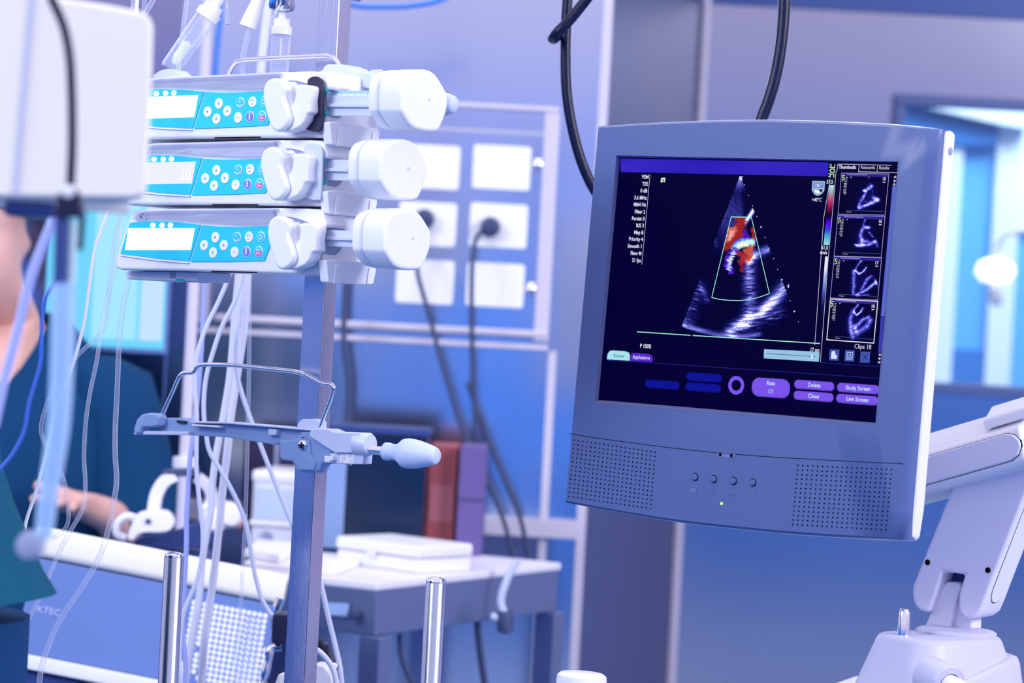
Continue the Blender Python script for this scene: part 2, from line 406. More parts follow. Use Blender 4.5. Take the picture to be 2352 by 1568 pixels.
c = Fr(WL.w(*WL.hit(978, 505), .033), (1, 0, 0))
k_ = thing('plug_lead', 'dark plug half hidden behind the lowest pump drive head, its lead slanting right', 'cable', c)
bm = new(); lathe(bm, (0, 0, 0), (-.1, 0, 1), [(.0165, 0), (.018, .012), (.015, .030), (.010, .038), (0, .040)], 20); obj('plug', bm, MT['greycable'], k_)
bm = new(); tube(bm, [c.loc(q) for q in [WL.w(*WL.hit(974, 508), .062), WL.w(*WL.hit(958, 535), .07)] + wp([(958, 620), (985, 720), (1020, 850), (1062, 985), (1112, 1090), (1155, 1190), (1182, 1290)], [4.88, 4.86])], .0042, 10); obj('lead', bm, MT['greycable'], k_)
hang('wall_cable', 'faint dark cable slanting down the blue wall right of the trolley', 'cable', wp([(1075, 880), (1110, 980), (1150, 1080), (1195, 1190), (1215, 1290)], 4.9), .0042, MT['greycable'])
hang('wall_cable', 'dark blue cable hanging straight just right of the steel pole', 'cable', wp([(818, 260), (808, 420), (800, 560), (792, 680), (790, 790), (800, 880), (795, 985), (790, 1080)], 4.9), .0050, MT['greycable'])
# long white upright on the wall, right of the panel
bm = new(); xa = WL.hit(1268, 805)[0]
prism(bm, [(xa - .006, 4.985), (xa + .008, 4.985), (xa + .008, 5.0), (xa - .006, 5.0)], 0, z0); struct(obj('trim_9', bm, MT['whitetrim']))
bm = new(); prism(bm, [(xr - .012, 4.975), (xr + .004, 4.975), (xr + .004, 5.03), (xr - .012, 5.03)], 0, 3.0); struct(obj('edge_highlight', bm, MT['whitetrim']))  # pale strip on the wall corner; the edge highlight is put into its colour
zr = WL.hit(1310, 1210)[1]
bm = new(); prism(bm, [(-.6, 4.97), (xr - .012, 4.97), (xr - .012, 5.0), (-.6, 5.0)], zr - .018, zr + .012); struct(obj('trim_11', bm, MT['whitetrim']))
ywall('baseboard_back', -2.6, xr, 4.97, 0, .10, MT['greycable'], .03)

# ------------------------------------------------------------------ bright cyan display on the left
D = Fr(pt(190, 788, 4.75), (1, 0, 0))
T = thing('wall_display', 'glowing cyan display screen left of and behind the syringe pumps', 'display', D)
u1, v1 = D.hit(392, 470)
bm = new(); box(bm, -.07, u1 + .004, -.012, v1 + .05, -.03, -.004); obj('housing', bm, MT['bluepanel'], T, .003)
bm = new(); box(bm, -.066, u1, -.004, v1 + .046, -.004, 0); s_ = obj('screen', bm, emit('screen_cyan', (112, 214, 255), 1.0), T)
for a, b, c_ in ((215, 318, (166, 232, 255)), (326, 378, (198, 228, 255))):
    ua = D.hit(a, 640)[0]; ub = D.hit(b, 640)[0]
    bm = new(); box(bm, ua, ub, .010, v1 + .03, 0, .0008); obj('screen_region', bm, emit('screen_pale', c_, 1.0), s_)
# pale stand post with collar, behind the headset
d_ = 4.3
T = thing('stand_post', 'blurred pale upright post rising behind the white headset', 'stand', Fr((pt(418, 1180, d_).x, pt(418, 1180, d_).y, 0), (1, 0, 0)))
f_ = Fr(T.matrix_world.translation, (1, 0, 0))
zt = f_.loc(pt(470, -80, d_)).y
bm = new(); cyl(bm, (0, 0, 0), (0, 1, 0), .0085, zt); obj('post', bm, MT['whitetrim'], T)
zc = f_.loc(pt(420, 1062, d_)).y
bm = new(); cyl(bm, (0, zc - .009, 0), (0, 1, 0), .018, .018); obj('collar', bm, MT['shell'], T, .003)
bm = new(); cyl(bm, (0, 0, 0), (0, 1, 0), .05, .03, 32); obj('base', bm, MT['cast'], T, .006)

# ------------------------------------------------------------------ steel trolley and what stands on it
ZT = pt(866, 1338, 4.1).z
C0 = pt(866, 1338, 4.1); C1 = zhit(1290, 1292, ZT); C2 = zhit(545, 1304, ZT)
e1 = (C1 - C0); e2 = (C2 - C0)
TF = Fr((C0.x, C0.y, 0), (e1.x, e1.y, 0))
L1 = e1.length; L2 = e2.length
d2 = e2.normalized()
T = thing('steel_trolley', 'stainless steel trolley table in the blurred background', 'table', TF)
def tl(p): return TF.loc(p)
q0, q1, q2 = (0, 0), (L1, 0), (L1 + tl(C0 + e2).x, tl(C0 + e2).z)
q3 = (tl(C0 + e2).x, tl(C0 + e2).z)
quad = [q0, q1, q2, q3]
def inset(k): 
    cx = sum(q[0] for q in quad) / 4; cy = sum(q[1] for q in quad) / 4
    return [(cx + (x - cx) * k, cy + (y - cy) * k) for x, y in quad]
bm = new(); prism(bm, quad, ZT - .012, ZT, 'un'); obj('tabletop', bm, mat('table_top', (.80, .78, .90), .35), T, .003)
bm = new(); prism(bm, inset(.985), ZT - .078, ZT - .012, 'un'); obj('apron', bm, MT['steeltable'], T, .003)
for q in inset(.94):
    bm = new(); box(bm, q[0] - .018, q[0] + .018, 0, ZT - .078, q[1] - .018, q[1] + .018); obj('leg', bm, MT['steeltable'], T, .003)
bm = new(); prism(bm, inset(.9), .25, .265, 'un'); obj('shelf', bm, MT['steeltable'], T, .003)
# label plate and dark knob on the front apron
nf = Vector((d2.y, -d2.x, 0)); nf = nf if nf.y < 0 else -nf
GF = Fr(C0 + nf * .002 - Vector((0, 0, .0)), -d2 if (-d2).x > 0 else d2)
def gp(px, py, n): return T.matrix_world.inverted() @ GF.w(*GF.hit(px, py), n)
bm = new(); vs = [bm.verts.new(gp(*q, .003)) for q in ((755, 1383), (802, 1386), (800, 1415), (753, 1411))]; bm.faces.new(vs); vs2 = [bm.verts.new(gp(*q, .0)) for q in ((755, 1383), (802, 1386), (800, 1415), (753, 1411))]
for i in range(4): bm.faces.new((vs[i], vs[(i + 1) % 4], vs2[(i + 1) % 4], vs2[i]))
obj('label_plate', bm, mat('label_blue', (.35, .50, .85), .4), T)
bm = new(); cc = gp(818, 1410, 0); lathe(bm, cc, T.matrix_world.inverted().to_3x3() @ GF.N, [(.008, 0), (.008, .012), (0, .014)], 16); obj('knob', bm, MT['greycable'], T)

def slab(bm, pts, z, h):
    """four ground corners picked on the table, extruded upwards"""
    prism(bm, [(p.x, p.y) for p in pts], z, z + h)
def tabletop_box(name, label, cat, corners, h, m, bev, z=None):
    z = ZT if z is None else z
    bm = new(); slab(bm, [zhit(x, y, z) for x, y in corners], z, h); return tag(obj(name, bm, m, None, bev), label, cat)
def quadfrom(px0, py0, px1, py1, depth, z=None):
    """front bottom edge from two pixels on the table; the body reaches back by depth"""
    z = ZT if z is None else z
    a = zhit(px0, py0, z); b = zhit(px1, py1, z); n = Vector((-(b - a).y, (b - a).x, 0)).normalized()
    return [a, b, b + n * depth, a + n * depth]
# white case with a lid line
q = quadfrom(772, 1292, 960, 1318, .12); d = q[1] - q[0]
B = thing('white_case', 'white rectangular case with a lid lying on the steel trolley', 'case', Fr((q[0].x, q[0].y, ZT), (d.x, d.y, 0)))
lw = d.length
bm = new(); box(bm, 0, lw, 0, .022, -.12, 0); obj('case_body', bm, MT['white'], B, .004)
bm = new(); box(bm, -.002, lw + .002, .023, .042, -.122, .002); obj('lid', bm, MT['white'], B, .005)
bm = new(); box(bm, lw * .4, lw * .5, .016, .028, .002, .006); obj('latch', bm, MT['shell'], B, .001)
# papers
for i, (cs, zz, lab) in enumerate((([(560, 1300), (770, 1322), (850, 1290), (640, 1268)], .002, 'white paper sheets spread on the trolley in front of the white case'),
                          ([(560, 1292), (640, 1306), (690, 1276), (590, 1266)], .010, 'white paper stack left of the steel pole beside the boxy monitor'))):
    bm = new(); slab(bm, [zhit(x, y, ZT) for x, y in cs], ZT + .0005 + (.0085 if i else 0), .006 + zz * .5); tag(obj('paper_stack', bm, MT['paper'], None, .0015), lab, 'paper')
# dark cabinet with brick red and purple sides
q = quadfrom(745, 1262, 968, 1262, .10)
for name, lab, cat, x0_, x1_, yb, yt, m, dep in (
    ('dark_monitor', 'dark glass fronted unit standing on the trolley, behind the white case', 'monitor', 735, 968, 1262, 990, 'darkscreen', .10),
    ('red_binder', 'brick red upright binder beside the dark unit on the trolley', 'binder', 974, 1040, 1266, 1020, 'red', .10),
    ('purple_box', 'muted purple upright box right of the red binder', 'box', 1044, 1104, 1274, 1022, 'purple', .10)):
    q = quadfrom(x0_, yb, x1_, yb + (x1_ - x0_) * .055, dep); d = q[1] - q[0]
    fr = Fr((q[0].x, q[0].y, ZT), (d.x, d.y, 0)); h = fr.hit(x0_, yt)[1]
    B = thing(name, lab, cat, fr)
    bm = new(); box(bm, 0, d.length, 0, h, -dep, 0); obj('body', bm, MT[m], B, .004)
    if name == 'dark_monitor':
        bm = new(); box(bm, -.004, d.length + .004, h - .0, h + .012, -dep, .004); obj('top_cover', bm, MT['navyblue'], B, .003)
        bm = new(); box(bm, .0, d.length * .22, .004, h - .004, 0, .004); obj('vent_strip', bm, MT['cast'], B, .001)
    elif name == 'red_binder':
        bm = new(); box(bm, .004, d.length - .004, .05, .11, 0, .0015); obj('spine_label', bm, mat('spine_pale', (.5, .16, .2), .5), B)
    else:
        bm = new(); box(bm, .0, d.length, h * .5, h * .5 + .004, 0, .001); obj('seam', bm, MT['greycable'], B)
# boxy pale device left of the pole
q = quadfrom(572, 1250, 690, 1258, .14); d = q[1] - q[0]
fr = Fr((q[0].x, q[0].y, ZT), (d.x, d.y, 0)); h = fr.hit(578, 1083)[1]; lw = d.length
B = thing('bedside_device', 'pale boxy device with a light screen between the hoses and the steel pole', 'device', fr)
bm = new(); box(bm, 0, lw, 0, h, -.14, 0); obj('body', bm, MT['shell'], B, .008)
bm = new(); box(bm, -.001, lw + .001, h * .86, h + .004, -.142, .004); obj('top_cover', bm, MT['white'], B, .006)
bm = new(); box(bm, .008, lw - .008, h * .36, h * .80, 0, .003); obj('screen', bm, mat('pale_screen', (.55, .66, .86), .3), B, .001)
bm = new(); box(bm, -.001, lw + .001, h * .27, h * .34, 0, .006); obj('strip', bm, MT['white'], B, .002)
bm = new(); cyl(bm, (lw * .35, h * .14, 0), (0, 0, 1), .008, .006); obj('dial', bm, MT['dim'], B, .001)
# tall dark cupboard piece behind, and headset
q = quadfrom(500, 1262, 700, 1272, .05); d = q[1] - q[0]
q = [p + Vector((0, .36, 0)) for p in q]
bm = new(); fr = Fr((q[0].x, q[0].y, ZT), (d.x, d.y, 0)); h = fr.hit(560, 985)[1]
B = thing('dark_backboard', 'dark violet board standing behind the pale boxy device', 'board', fr)
box(bm, 0, d.length, 0, h, -.03, 0); obj('board', bm, mat('dark_violet', (.025, .018, .08), .5), B, .004)
bm = new(); box(bm, d.length * .38, d.length * .44, 0, h, 0, .004); obj('upright', bm, MT['dim'], B, .001)

HF = Fr(pt(380, 1250, 4.05), (1, 0, 0))
def hp(x, y, n=0.0): return HF.h3(x, y, n)
T = thing('headset', 'white surgical headlight headset with a curved band, blurred behind the long cabinet', 'headset', HF)
def band(bm, pts, w, th):
    P = smooth_path(pts, 6); vs = []
    for i, p in enumerate(P):
        t = (P[min(i + 1, len(P) - 1)] - P[max(i - 1, 0)]).normalized(); s = t.cross(Vector((0, 0, 1))).normalized()
        vs.append([bm.verts.new(p + s * a * w + Vector((0, 0, b)) * th) for a, b in ((-1, -1), (1, -1), (1, 1), (-1, 1))])
    for A, B_ in zip(vs, vs[1:]):
        for j in range(4): bm.faces.new((A[j], A[(j + 1) % 4], B_[(j + 1) % 4], B_[j]))
    bm.faces.new(vs[0]); bm.faces.new(vs[-1][::-1])
bm = new(); band(bm, [hp(353, 1175), hp(360, 1135), hp(378, 1105), hp(405, 1090)], .0090, .010); obj('head_band', bm, MT['shell'], T, .002)
bm = new(); band(bm, [hp(452, 1095, -.05), hp(480, 1120, -.06), hp(486, 1150, -.06), hp(470, 1172, -.05)], .008, .010); obj('rear_band', bm, MT['shell'], T, .002)
bm = new(); prism(bm, spoly([hp(312, 1190).xy, hp(330, 1172).xy, hp(385, 1170).xy, hp(404, 1195).xy, hp(388, 1218).xy, hp(330, 1222).xy, hp(310, 1238).xy, hp(298, 1230).xy], 5), 0, .025); sh = obj('side_shell', bm, MT['shell'], T, .004)
bm = new(); cyl(bm, hp(341, 1197, .025), (0, 0, 1), .004, .003, 16); obj('pivot', bm, MT['greycable'], sh)
bm = new(); tube(bm, [hp(312, 1190), hp(290, 1186), hp(270, 1202), hp(270, 1226), hp(290, 1236)], .0062, 10); obj('adjuster_ring', bm, MT['shell'], T)
bm = new(); prism(bm, [hp(375, 1078, 0).xy, hp(455, 1074, 0).xy, hp(458, 1094, 0).xy, hp(372, 1092, 0).xy], -.02, .01); obj('top_mount', bm, MT['greycable'], T, .003)
bm = new(); prism(bm, spoly([hp(310, 1240).xy, hp(400, 1222).xy, hp(480, 1195).xy, hp(500, 1240).xy, hp(430, 1262).xy, hp(330, 1254).xy], 4), -.06, -.01); obj('loupe_housing', bm, MT['navyblue'], T, .004)
for x_, y_ in ((487, 1192), (520, 1180)):
    bm = new(); lathe(bm, hp(x_, y_, -.03), (.3, 0, 1), [(.016, -.02), (.019, 0), (.019, .022), (.013, .034), (0, .036)], 20); obj('eyepiece', bm, MT['shell'], T)
bm = new(); tube(bm, [hp(520, 1180, -.04), hp(540, 1190, -.04), hp(558, 1200, -.04)], .012, 12); obj('ear_piece', bm, mat('rosy', (.75, .40, .42), .5), T)
# tray cart carrying the headset (dark blue)
bm = new(); p = pt(400, 1262, 4.05)
B = thing('instrument_stand', 'dark blue instrument stand under the headset, behind the long cabinet', 'stand', (p.x, p.y, 0))
box(bm, -.10, .045, -.05, .09, p.z - .03 - .0, p.z - .004); obj('tray', bm, MT['navyblue'], B, .004)
bm = new(); box(bm, -.04, .0, .0, .04, 0, p.z - .03); obj('column', bm, MT['navyblue'], B, .004)
bm = new(); lathe(bm, (-.02, .02, 0), (0, 0, 1), [(.07, 0), (.07, .03), (.03, .05)], 24); obj('foot', bm, MT['navyblue'], B)
# cables below the trolley
hang('trolley_cable', 'dark thick cable hanging below the trolley beside the chrome post', 'cable', wp([(1096, 1425), (1099, 1460), (1105, 1510), (1118, 1600)], 4.45), .0055, MT['greycable'])
hang('trolley_cable', 'thin grey cable curving below the trolley left of the chrome post', 'cable', wp([(918, 1455), (920, 1500), (935, 1545), (965, 1600)], 4.3), .0035, MT['greycable'])
# tangle of fittings at the trolley's far end
B = thing('hose_fitting', 'pale hose fitting hanging at the far end of the trolley', 'fitting', pt(1165, 1400, 4.35))
lc = lambda p: p - B.location
bm = new(); tube(bm, [lc(q) for q in wp([(1188, 1285), (1165, 1330), (1150, 1380), (1160, 1420), (1128, 1415)], 4.35)], .006, 10); obj('hose', bm, MT['castlight'], B)
bm = new(); lathe(bm, lc(pt(1160, 1420, 4.35)), (.1, 0, -1), [(.010, -.012), (.013, 0), (.012, .02), (0, .024)], 16); obj('nozzle', bm, MT['greycable'], B)
hang('blue_hose', 'pale blue hose curving along the top edge above the steel pole', 'hose', wp([(770, -2), (822, 14), (880, 16), (940, 14), (1000, 4), (1050, -18)], 4.4), .0042, MT['bluehose'])
hang('blue_hose', 'thin blue hose hanging behind the tilted drip chamber', 'hose', wp([(505, -20), (506, 40), (500, 100), (494, 180), (480, 420), (478, 600)], 4.3), .0046, MT['bluehose'])
hang('pale_hose', 'wide pale lavender hose hanging between the two drip chambers', 'hose', wp([(620, -30), (612, 40), (604, 110), (598, 180), (588, 420), (575, 620)], 3.6), .0058, MT['wide'])

# ------------------------------------------------------------------ long white cabinet with blue front, lower left
CF = Fr(pt(30, 1505, 3.75), RGT * .978 - UPV * .2 + FWD * .05, UPV * .97 + RGT * .2 + FWD * .12)
T = thing('equipment_cabinet', 'long white cabinet with blue dotted front, tilted, at the lower left', 'cabinet', CF)
tl_ = CF.hit(52, 1292); bl_ = CF.hit(36, 1510); tr_ = CF.hit(640, 1396); 
ttl = CF.hit(95, 1216); ttr = CF.hit(652, 1345)
Lc = CF.hit(638, 1400)[0]
zt0 = tl_[1]; zb0 = bl_[1]; zt1 = CF.hit(375, 1335)[1]
ztop = (CF.hit(130, 1215)[1] + CF.hit(380, 1264)[1]) / 2
zmid = CF.hit(375, 1337)[1]
bm = new(); box(bm, 0, Lc, zb0 + .008, zmid, -.18, 0); obj('front_panel', bm, MT['bluepanel'], T, .004)
bm = new(); prism(bm, rrect(-.20, .006, zmid + .0012, ztop, .010, 4), -.002, Lc + .004, 'nv'); obj('lid', bm, MT['offwhite'], T)
bm = new(); box(bm, -.002, Lc + .002, zb0 - .012, zb0 + .008, -.19, .006); obj('lower_trim', bm, MT['white'], T, .004)
bm = new(); box(bm, .0, Lc - .0, zb0 - .22, zb0 - .013, -.17, -.008); obj('plinth', bm, MT['navyblue'], T, .006)
bm = new(); cq = CF.w(Lc / 2, zb0 - .1, -.09); box(bm, cq.x - .12, cq.x + .12, cq.y - .06, cq.y + .06, 0, cq.z); bmesh.ops.transform(bm, matrix=CF.M().inverted(), verts=bm.verts); obj('base', bm, MT['navyblue'], T, .01)
bm = new(); nd = 0
for r_ in range(17):
    for c_ in range(22):
        x = 446 + c_ * 12.6 - r_ * 2.2; y = 1383 + r_ * 12.8 + c_ * 2.35
        if x < 357 or x > 610 or y > 1590: continue
        if c_ > 17 + (2 if r_ < 2 else 0) or (x < 470 and (r_ + c_) % 5 == 0 and r_ > 6): continue
        u, v = CF.hit(x, y)
        if v < zb0 + .013: continue
        e = .0034; prism(bm, ell(u, v, e, e, 12), .0002, .0008)
        nd += 1
o = obj('dot_pattern', bm, MT['dot'], T); o['kind'] = 'stuff'
bm = new()
for r_ in range(16):
    for c_ in range(3):
        x = 573 + c_ * 12.6 - r_ * 2.0; y = 1416 + r_ * 12.8 + c_ * 2.35
        u, v = CF.hit(x, y)
        if v < zb0 + .013: continue
        prism(bm, ell(u, v, .0029 - .0003 * c_, .0029 - .0003 * c_, 12), .0002, .0008)
o = obj('dot_pattern', bm, MT['dotblue'], T); o['kind'] = 'stuff'

# ------------------------------------------------------------------ text helper
def text_into(bm, s, x, y, h, n, align='LEFT', sx=1.0, bold=0.0, rot=0.0):
    cu = bpy.data.curves.new('t', 'FONT'); cu.body = s; cu.size = h / .70; cu.align_x = align; cu.offset = bold * h; cu.resolution_u = 3
    ob = bpy.data.objects.new('t', cu); COL.objects.link(ob)
    bpy.context.view_layer.update(); dg = bpy.context.evaluated_depsgraph_get()
    me = ob.evaluated_get(dg).to_mesh()
    M_ = Matrix.Translation((x, y, n)) @ Matrix.Rotation(rot, 4, 'Z') @ Matrix.Diagonal((sx, 1, 1, 1))
    vs = [bm.verts.new(M_ @ v.co) for v in me.vertices]
    for p in me.polygons:
        try: bm.faces.new([vs[i] for i in p.vertices])
        except ValueError: pass
    ob.evaluated_get(dg).to_mesh_clear(); bpy.data.objects.remove(ob); bpy.data.curves.remove(cu)
bm = new(); u, v = CF.hit(84, 1404); text_into(bm, 'KTEC', u, v, .0085, .0012, 'LEFT', 1.05, .01)
o = obj('lettering', bm, mat('letter_grey', (.55, .60, .90), .5), T); o['label'] = 'grey raised lettering'
# chrome coupling and black plug at the cabinet's right end
T = thing('coupling', 'black plug with knobbly chrome coupling at the right end of the cabinet', 'coupling', pt(622, 1568, 3.35))
lc = lambda p: p - T.location
bm = new(); prism(bm, [(-.010, -.02), (.016, -.02), (.016, .02), (-.010, .02)], 0, .036); bmesh.ops.transform(bm, matrix=Matrix.Translation(lc(pt(645, 1475, 3.35))), verts=bm.verts); obj('plug_body', bm, MT['black'], T, .004)
bm = new()
path = [lc(q) for q in wp([(645, 1485), (622, 1490), (618, 1512), (610, 1545), (602, 1568), (596, 1590)], 3.35)]
tube(bm, path, [.006, .0045, .006, .0045, .006, .0045, .006, .0045], 10, 4); obj('chain_link', bm, MT['chrome'], T)
bm = new()
tube(bm, [lc(q) for q in wp([(645, 1375), (636, 1400), (634, 1440), (640, 1470)], 3.4)], .006, 10, 4); obj('hook', bm, MT['chrome'], T)
# ------------------------------------------------------------------ people
def loft(bm, rings, cap0=True, cap1=True):
    vs = [[bm.verts.new(p) for p in r] for r in rings]; k = len(vs[0])
    for A, B in zip(vs, vs[1:]):
        for i in range(k): bm.faces.new((A[i], A[(i + 1) % k], B[(i + 1) % k], B[i]))
    if cap0: bm.faces.new(vs[0][::-1])
    if cap1: bm.faces.new(vs[-1])
    return vs
def ering(c, rx, ry, dz=None, k=28, tilt=0.0):
    """horizontal ring; dz(angle) raises or lowers the rim"""
    return [Vector((c[0] + rx * math.cos(a), c[1] + ry * math.sin(a), c[2] + (dz(a) if dz else 0) + tilt * math.cos(a))) for a in (2 * math.pi * i / k for i in range(k))]
def skin_body(name, verts, edges, m, parent, sub=2):
    me = bpy.data.meshes.new(name); me.from_pydata([v[:3] for v in verts], edges, [])
    o = bpy.data.objects.new(name, me); COL.objects.link(o); o.parent = parent
    sk = o.modifiers.new('skin', 'SKIN'); sk.use_smooth_shade = True
    for i, v in enumerate(verts):
        s = me.skin_vertices[0].data[i]; s.radius = (v[3], v[4] if len(v) > 4 else v[3])
    me.skin_vertices[0].data[0].use_root = True
    ss = o.modifiers.new('subsurf', 'SUBSURF'); ss.levels = sub; ss.render_levels = sub
    me.materials.append(m); return o

def drop(V, E, bad):
    keep = [i for i in range(len(V)) if i not in bad]; m = {a: b for b, a in enumerate(keep)}
    return [V[i] for i in keep], [(m[a], m[b]) for a, b in E if a in m and b in m]
def face(o, cx, cy, z0, ry):
    """bake the grown body and press eyes, nose, lips, chin and ears into the head"""
    bpy.context.view_layer.update(); dg = bpy.context.evaluated_depsgraph_get()
    me = bpy.data.meshes.new_from_object(o.evaluated_get(dg)); m = o.data.materials[0]
    o.modifiers.clear(); o.data = me
    if not me.materials: me.materials.append(m)
    for v in me.vertices:
        x, y, z = v.co.x - cx, v.co.y - cy, v.co.z - z0
        if z < -.02: continue
        g = lambda a, b, sa, sb: math.exp(-((x - a) / sa) ** 2 - ((z - b) / sb) ** 2)
        if y < 0:
            d = .022 * g(0, .078, .010, .016) + .010 * g(0, .098, .007, .022) + .009 * g(0, .004, .022, .016) + .006 * g(0, .046, .020, .006) + .005 * g(0, .036, .018, .006) - .004 * g(0, .041, .022, .003)
            d += .005 * (g(-.026, .128, .018, .007) + g(.026, .128, .018, .007)) - .009 * (g(-.029, .109, .012, .009) + g(.029, .109, .012, .009)) + .005 * (g(-.029, .109, .007, .005) + g(.029, .109, .007, .005))
            v.co.y -= d
        e = math.exp(-((y - .012) / .014) ** 2 - ((z - .095) / .022) ** 2)
        if abs(x) > .045: v.co.x += math.copysign(.014 * e, x)
    me.polygons.foreach_set('use_smooth', [True] * len(me.polygons))
PA = pt(15, 700, 4.6)
A = thing('person', 'blurred person in teal scrub top with bare neck, behind the hoses at left', 'person', (PA.x, PA.y, 0))
zc = PA.z                                   # just below the chin
V_ = [(0, .02, .86, .13, .10), (0, .02, 1.02, .13, .10), (0, .03, zc - .20, .15, .10), (0, .03, zc - .10, .10, .07), (.0, .085, zc - .03, .046, .044), (-.035, -.012, zc + .048, .058, .062), (-.045, .02, zc + .12, .070, .085), (-.045, .03, zc + .19, .070, .085),
      (-.028, -.045, zc + .028, .030), (-.038, -.082, zc + .092, .011),
      (.15, .03, zc - .16, .050), (.195, .03, zc - .27, .050), (.21, .0, zc - .36, .036), (.195, -.08, zc - .325, .030), (.165, -.15, zc - .305, .022),
      (-.15, .03, zc - .16, .050), (-.20, .03, zc - .28, .048), (-.22, 0, zc - .42, .042), (-.20, -.12, zc - .52, .035),
      (.085, .02, .80, .085), (.09, .03, .45, .06), (.09, .04, .06, .045), (.09, -.06, .035, .035), (-.085, .02, .80, .085), (-.09, .03, .45, .06), (-.09, .04, .06, .045), (-.09, -.06, .035, .035),
      (.11, -.19, zc - .295, .009), (.09, -.215, zc - .295, .008), (.125, -.20, zc - .292, .009), (.112, -.235, zc - .292, .008), (.14, -.20, zc - .295, .009), (.135, -.24, zc - .297, .008), (.155, -.195, zc - .30, .008), (.155, -.225, zc - .306, .007), (.11, -.165, zc - .28, .010), (.09, -.185, zc - .275, .009)]
E_ = [(0, 1), (1, 2), (2, 3), (3, 4), (4, 5), (5, 6), (6, 7), (5, 8), (6, 9), (3, 10), (10, 11), (11, 12), (12, 13), (13, 14), (3, 15), (15, 16), (16, 17), (17, 18), (0, 19), (19, 20), (20, 21), (21, 22), (0, 23), (23, 24), (24, 25), (25, 26),
      (14, 27), (27, 28), (14, 29), (29, 30), (14, 31), (31, 32), (14, 33), (33, 34), (14, 35), (35, 36)]
V_, E_ = drop(V_, E_, (8, 9))
face(skin_body('body', V_, E_, MT['skin'], A, 3), -.042, .008, zc + .005, .07)
bm = new()
vneck = lambda d: (lambda a: -d * max(0, math.cos((a + math.pi / 2))) ** 3)
rr = [ering((0, .02, .78), .20, .15), ering((0, .02, 1.0), .185, .14), ering((0, .02, zc - .33), .19, .145), ering((0, .02, zc - .2), .20, .135), ering((0, .03, zc - .12), .185, .12, vneck(.05)), ering((0, .03, zc - .055), .13, .10, vneck(.085)), ering((0, .03, zc - .01), .085, .085, vneck(.12))]
loft(bm, rr, False, False)
for s in (1, -1):
    loft(bm, [ering((s * .125, .03, zc - .075), .05, .06), ering((s * .155, .03, zc - .10), .08, .09), ering((s * .18, .03, zc - .17), .08, .09), ering((s * .205, .025, zc - .27), .08, .085), ering((s * .225, .015, zc - .34), .085, .085)], True, False)
obj('scrub_top', bm, MT['scrubblue'], A, 0, 2, 60)
bm = new(); loft(bm, [ering((s * .09, .03, z), r, r) for s in (1,) for z, r in ((.08, .09), (.45, .10), (.80, .12))]); loft(bm, [ering((-.09, .03, z), r, r) for z, r in ((.08, .09), (.45, .10), (.80, .12))])
loft(bm, [ering((0, .02, .72), .19, .14), ering((0, .02, .92), .18, .135)]); obj('trousers', bm, MT['navy'], A, 0, 2, 60)
bm = new(); lathe(bm, (-.02, .03, zc + .15), (0, .1, 1), [(.088, 0), (.098, .03), (.092, .07), (.06, .10), (0, .115)], 24); obj('surgical_cap', bm, MT['cap'], A, 0, 2, 60)

PB = pt(-150, 1400, 2.6)
Bp = thing('person', 'person in teal scrubs at the left edge, only a wide sleeve hem and side showing', 'person', (PB.x, PB.y, 0))
loc = lambda x, y, d=2.6: pt(x, y, d) - Vector((PB.x, PB.y, 0))
sh = loc(-230, 640); el_ = loc(-130, 1420); to = sh + Vector((-.20, .05, 0))
V_ = [(to.x, to.y, .92, .13, .11), (to.x, to.y, 1.12, .13, .11), (to.x, to.y, sh.z - .08, .15, .11), (to.x, to.y, sh.z + .06, .07), (to.x + .02, to.y - .01, sh.z + .17, .075, .09), (to.x + .02, to.y - .01, sh.z + .27, .07, .085), (to.x + .11, to.y - .03, sh.z + .17, .018),
      (sh.x, sh.y, sh.z - .04, .055), (el_.x, el_.y, el_.z, .042), (el_.x - .06, el_.y - .08, el_.z - .18, .034), (el_.x - .08, el_.y - .10, el_.z - .26, .028),
      (to.x + .09, to.y, .84, .09), (to.x + .09, to.y, .45, .06), (to.x + .09, to.y, .05, .045), (to.x - .09, to.y, .84, .09), (to.x - .09, to.y, .45, .06), (to.x - .09, to.y, .05, .045), (to.x - .2, to.y, sh.z - .04, .055), (to.x - .24, to.y, sh.z - .32, .042)]
E_ = [(0, 1), (1, 2), (2, 3), (3, 4), (4, 5), (4, 6), (2, 7), (7, 8), (8, 9), (9, 10), (0, 11), (11, 12), (12, 13), (0, 14), (14, 15), (15, 16), (2, 17), (17, 18)]
for k_ in range(5):
    V_.append((el_.x - .085 + (k_ - 2) * .012, el_.y - .12, el_.z - .30 - (.02 if 0 < k_ < 4 else 0), .008)); E_.append((10, len(V_) - 1))
V_, E_ = drop(V_, E_, (6,))
face(skin_body('body', V_, E_, MT['skin'], Bp, 3), to.x + .02, to.y - .01, sh.z + .10, .07)
bm = new()
def sring(px, py, rx, tilt=0.0, dep=1.0, d=2.6):
    c = loc(px, py, d); return ering(c, rx, rx * dep, None, 36, tilt)
R_ = [sring(-100, 1382, .0905, .012), sring(-108, 1300, .0815), sring(-120, 1220, .0725), sring(-130, 1150, .0645), sring(-145, 1060, .0585), sring(-170, 900, .062), sring(-200, 760, .072), sring(-260, 660, .075)]
inner = [ering(loc(-100, 1372), .086, .086, None, 36, .012), ering(loc(-108, 1300), .077, .077, None, 36)]
loft(bm, [inner[1], inner[0]] + R_, True, True)
obj('sleeve', bm, MT['scrub'], Bp, 0, 2, 60)
bm = new(); zc2 = sh.z
rr = [ering((to.x, to.y, .80), .21, .16), ering((to.x, to.y, 1.0), .19, .15), ering((to.x, to.y, zc2 - .2), .19, .14), ering((to.x, to.y, zc2 - .05), .19, .12), ering((to.x, to.y, zc2 + .02), .12, .10), ering((to.x, to.y, zc2 + .05), .085, .085)]
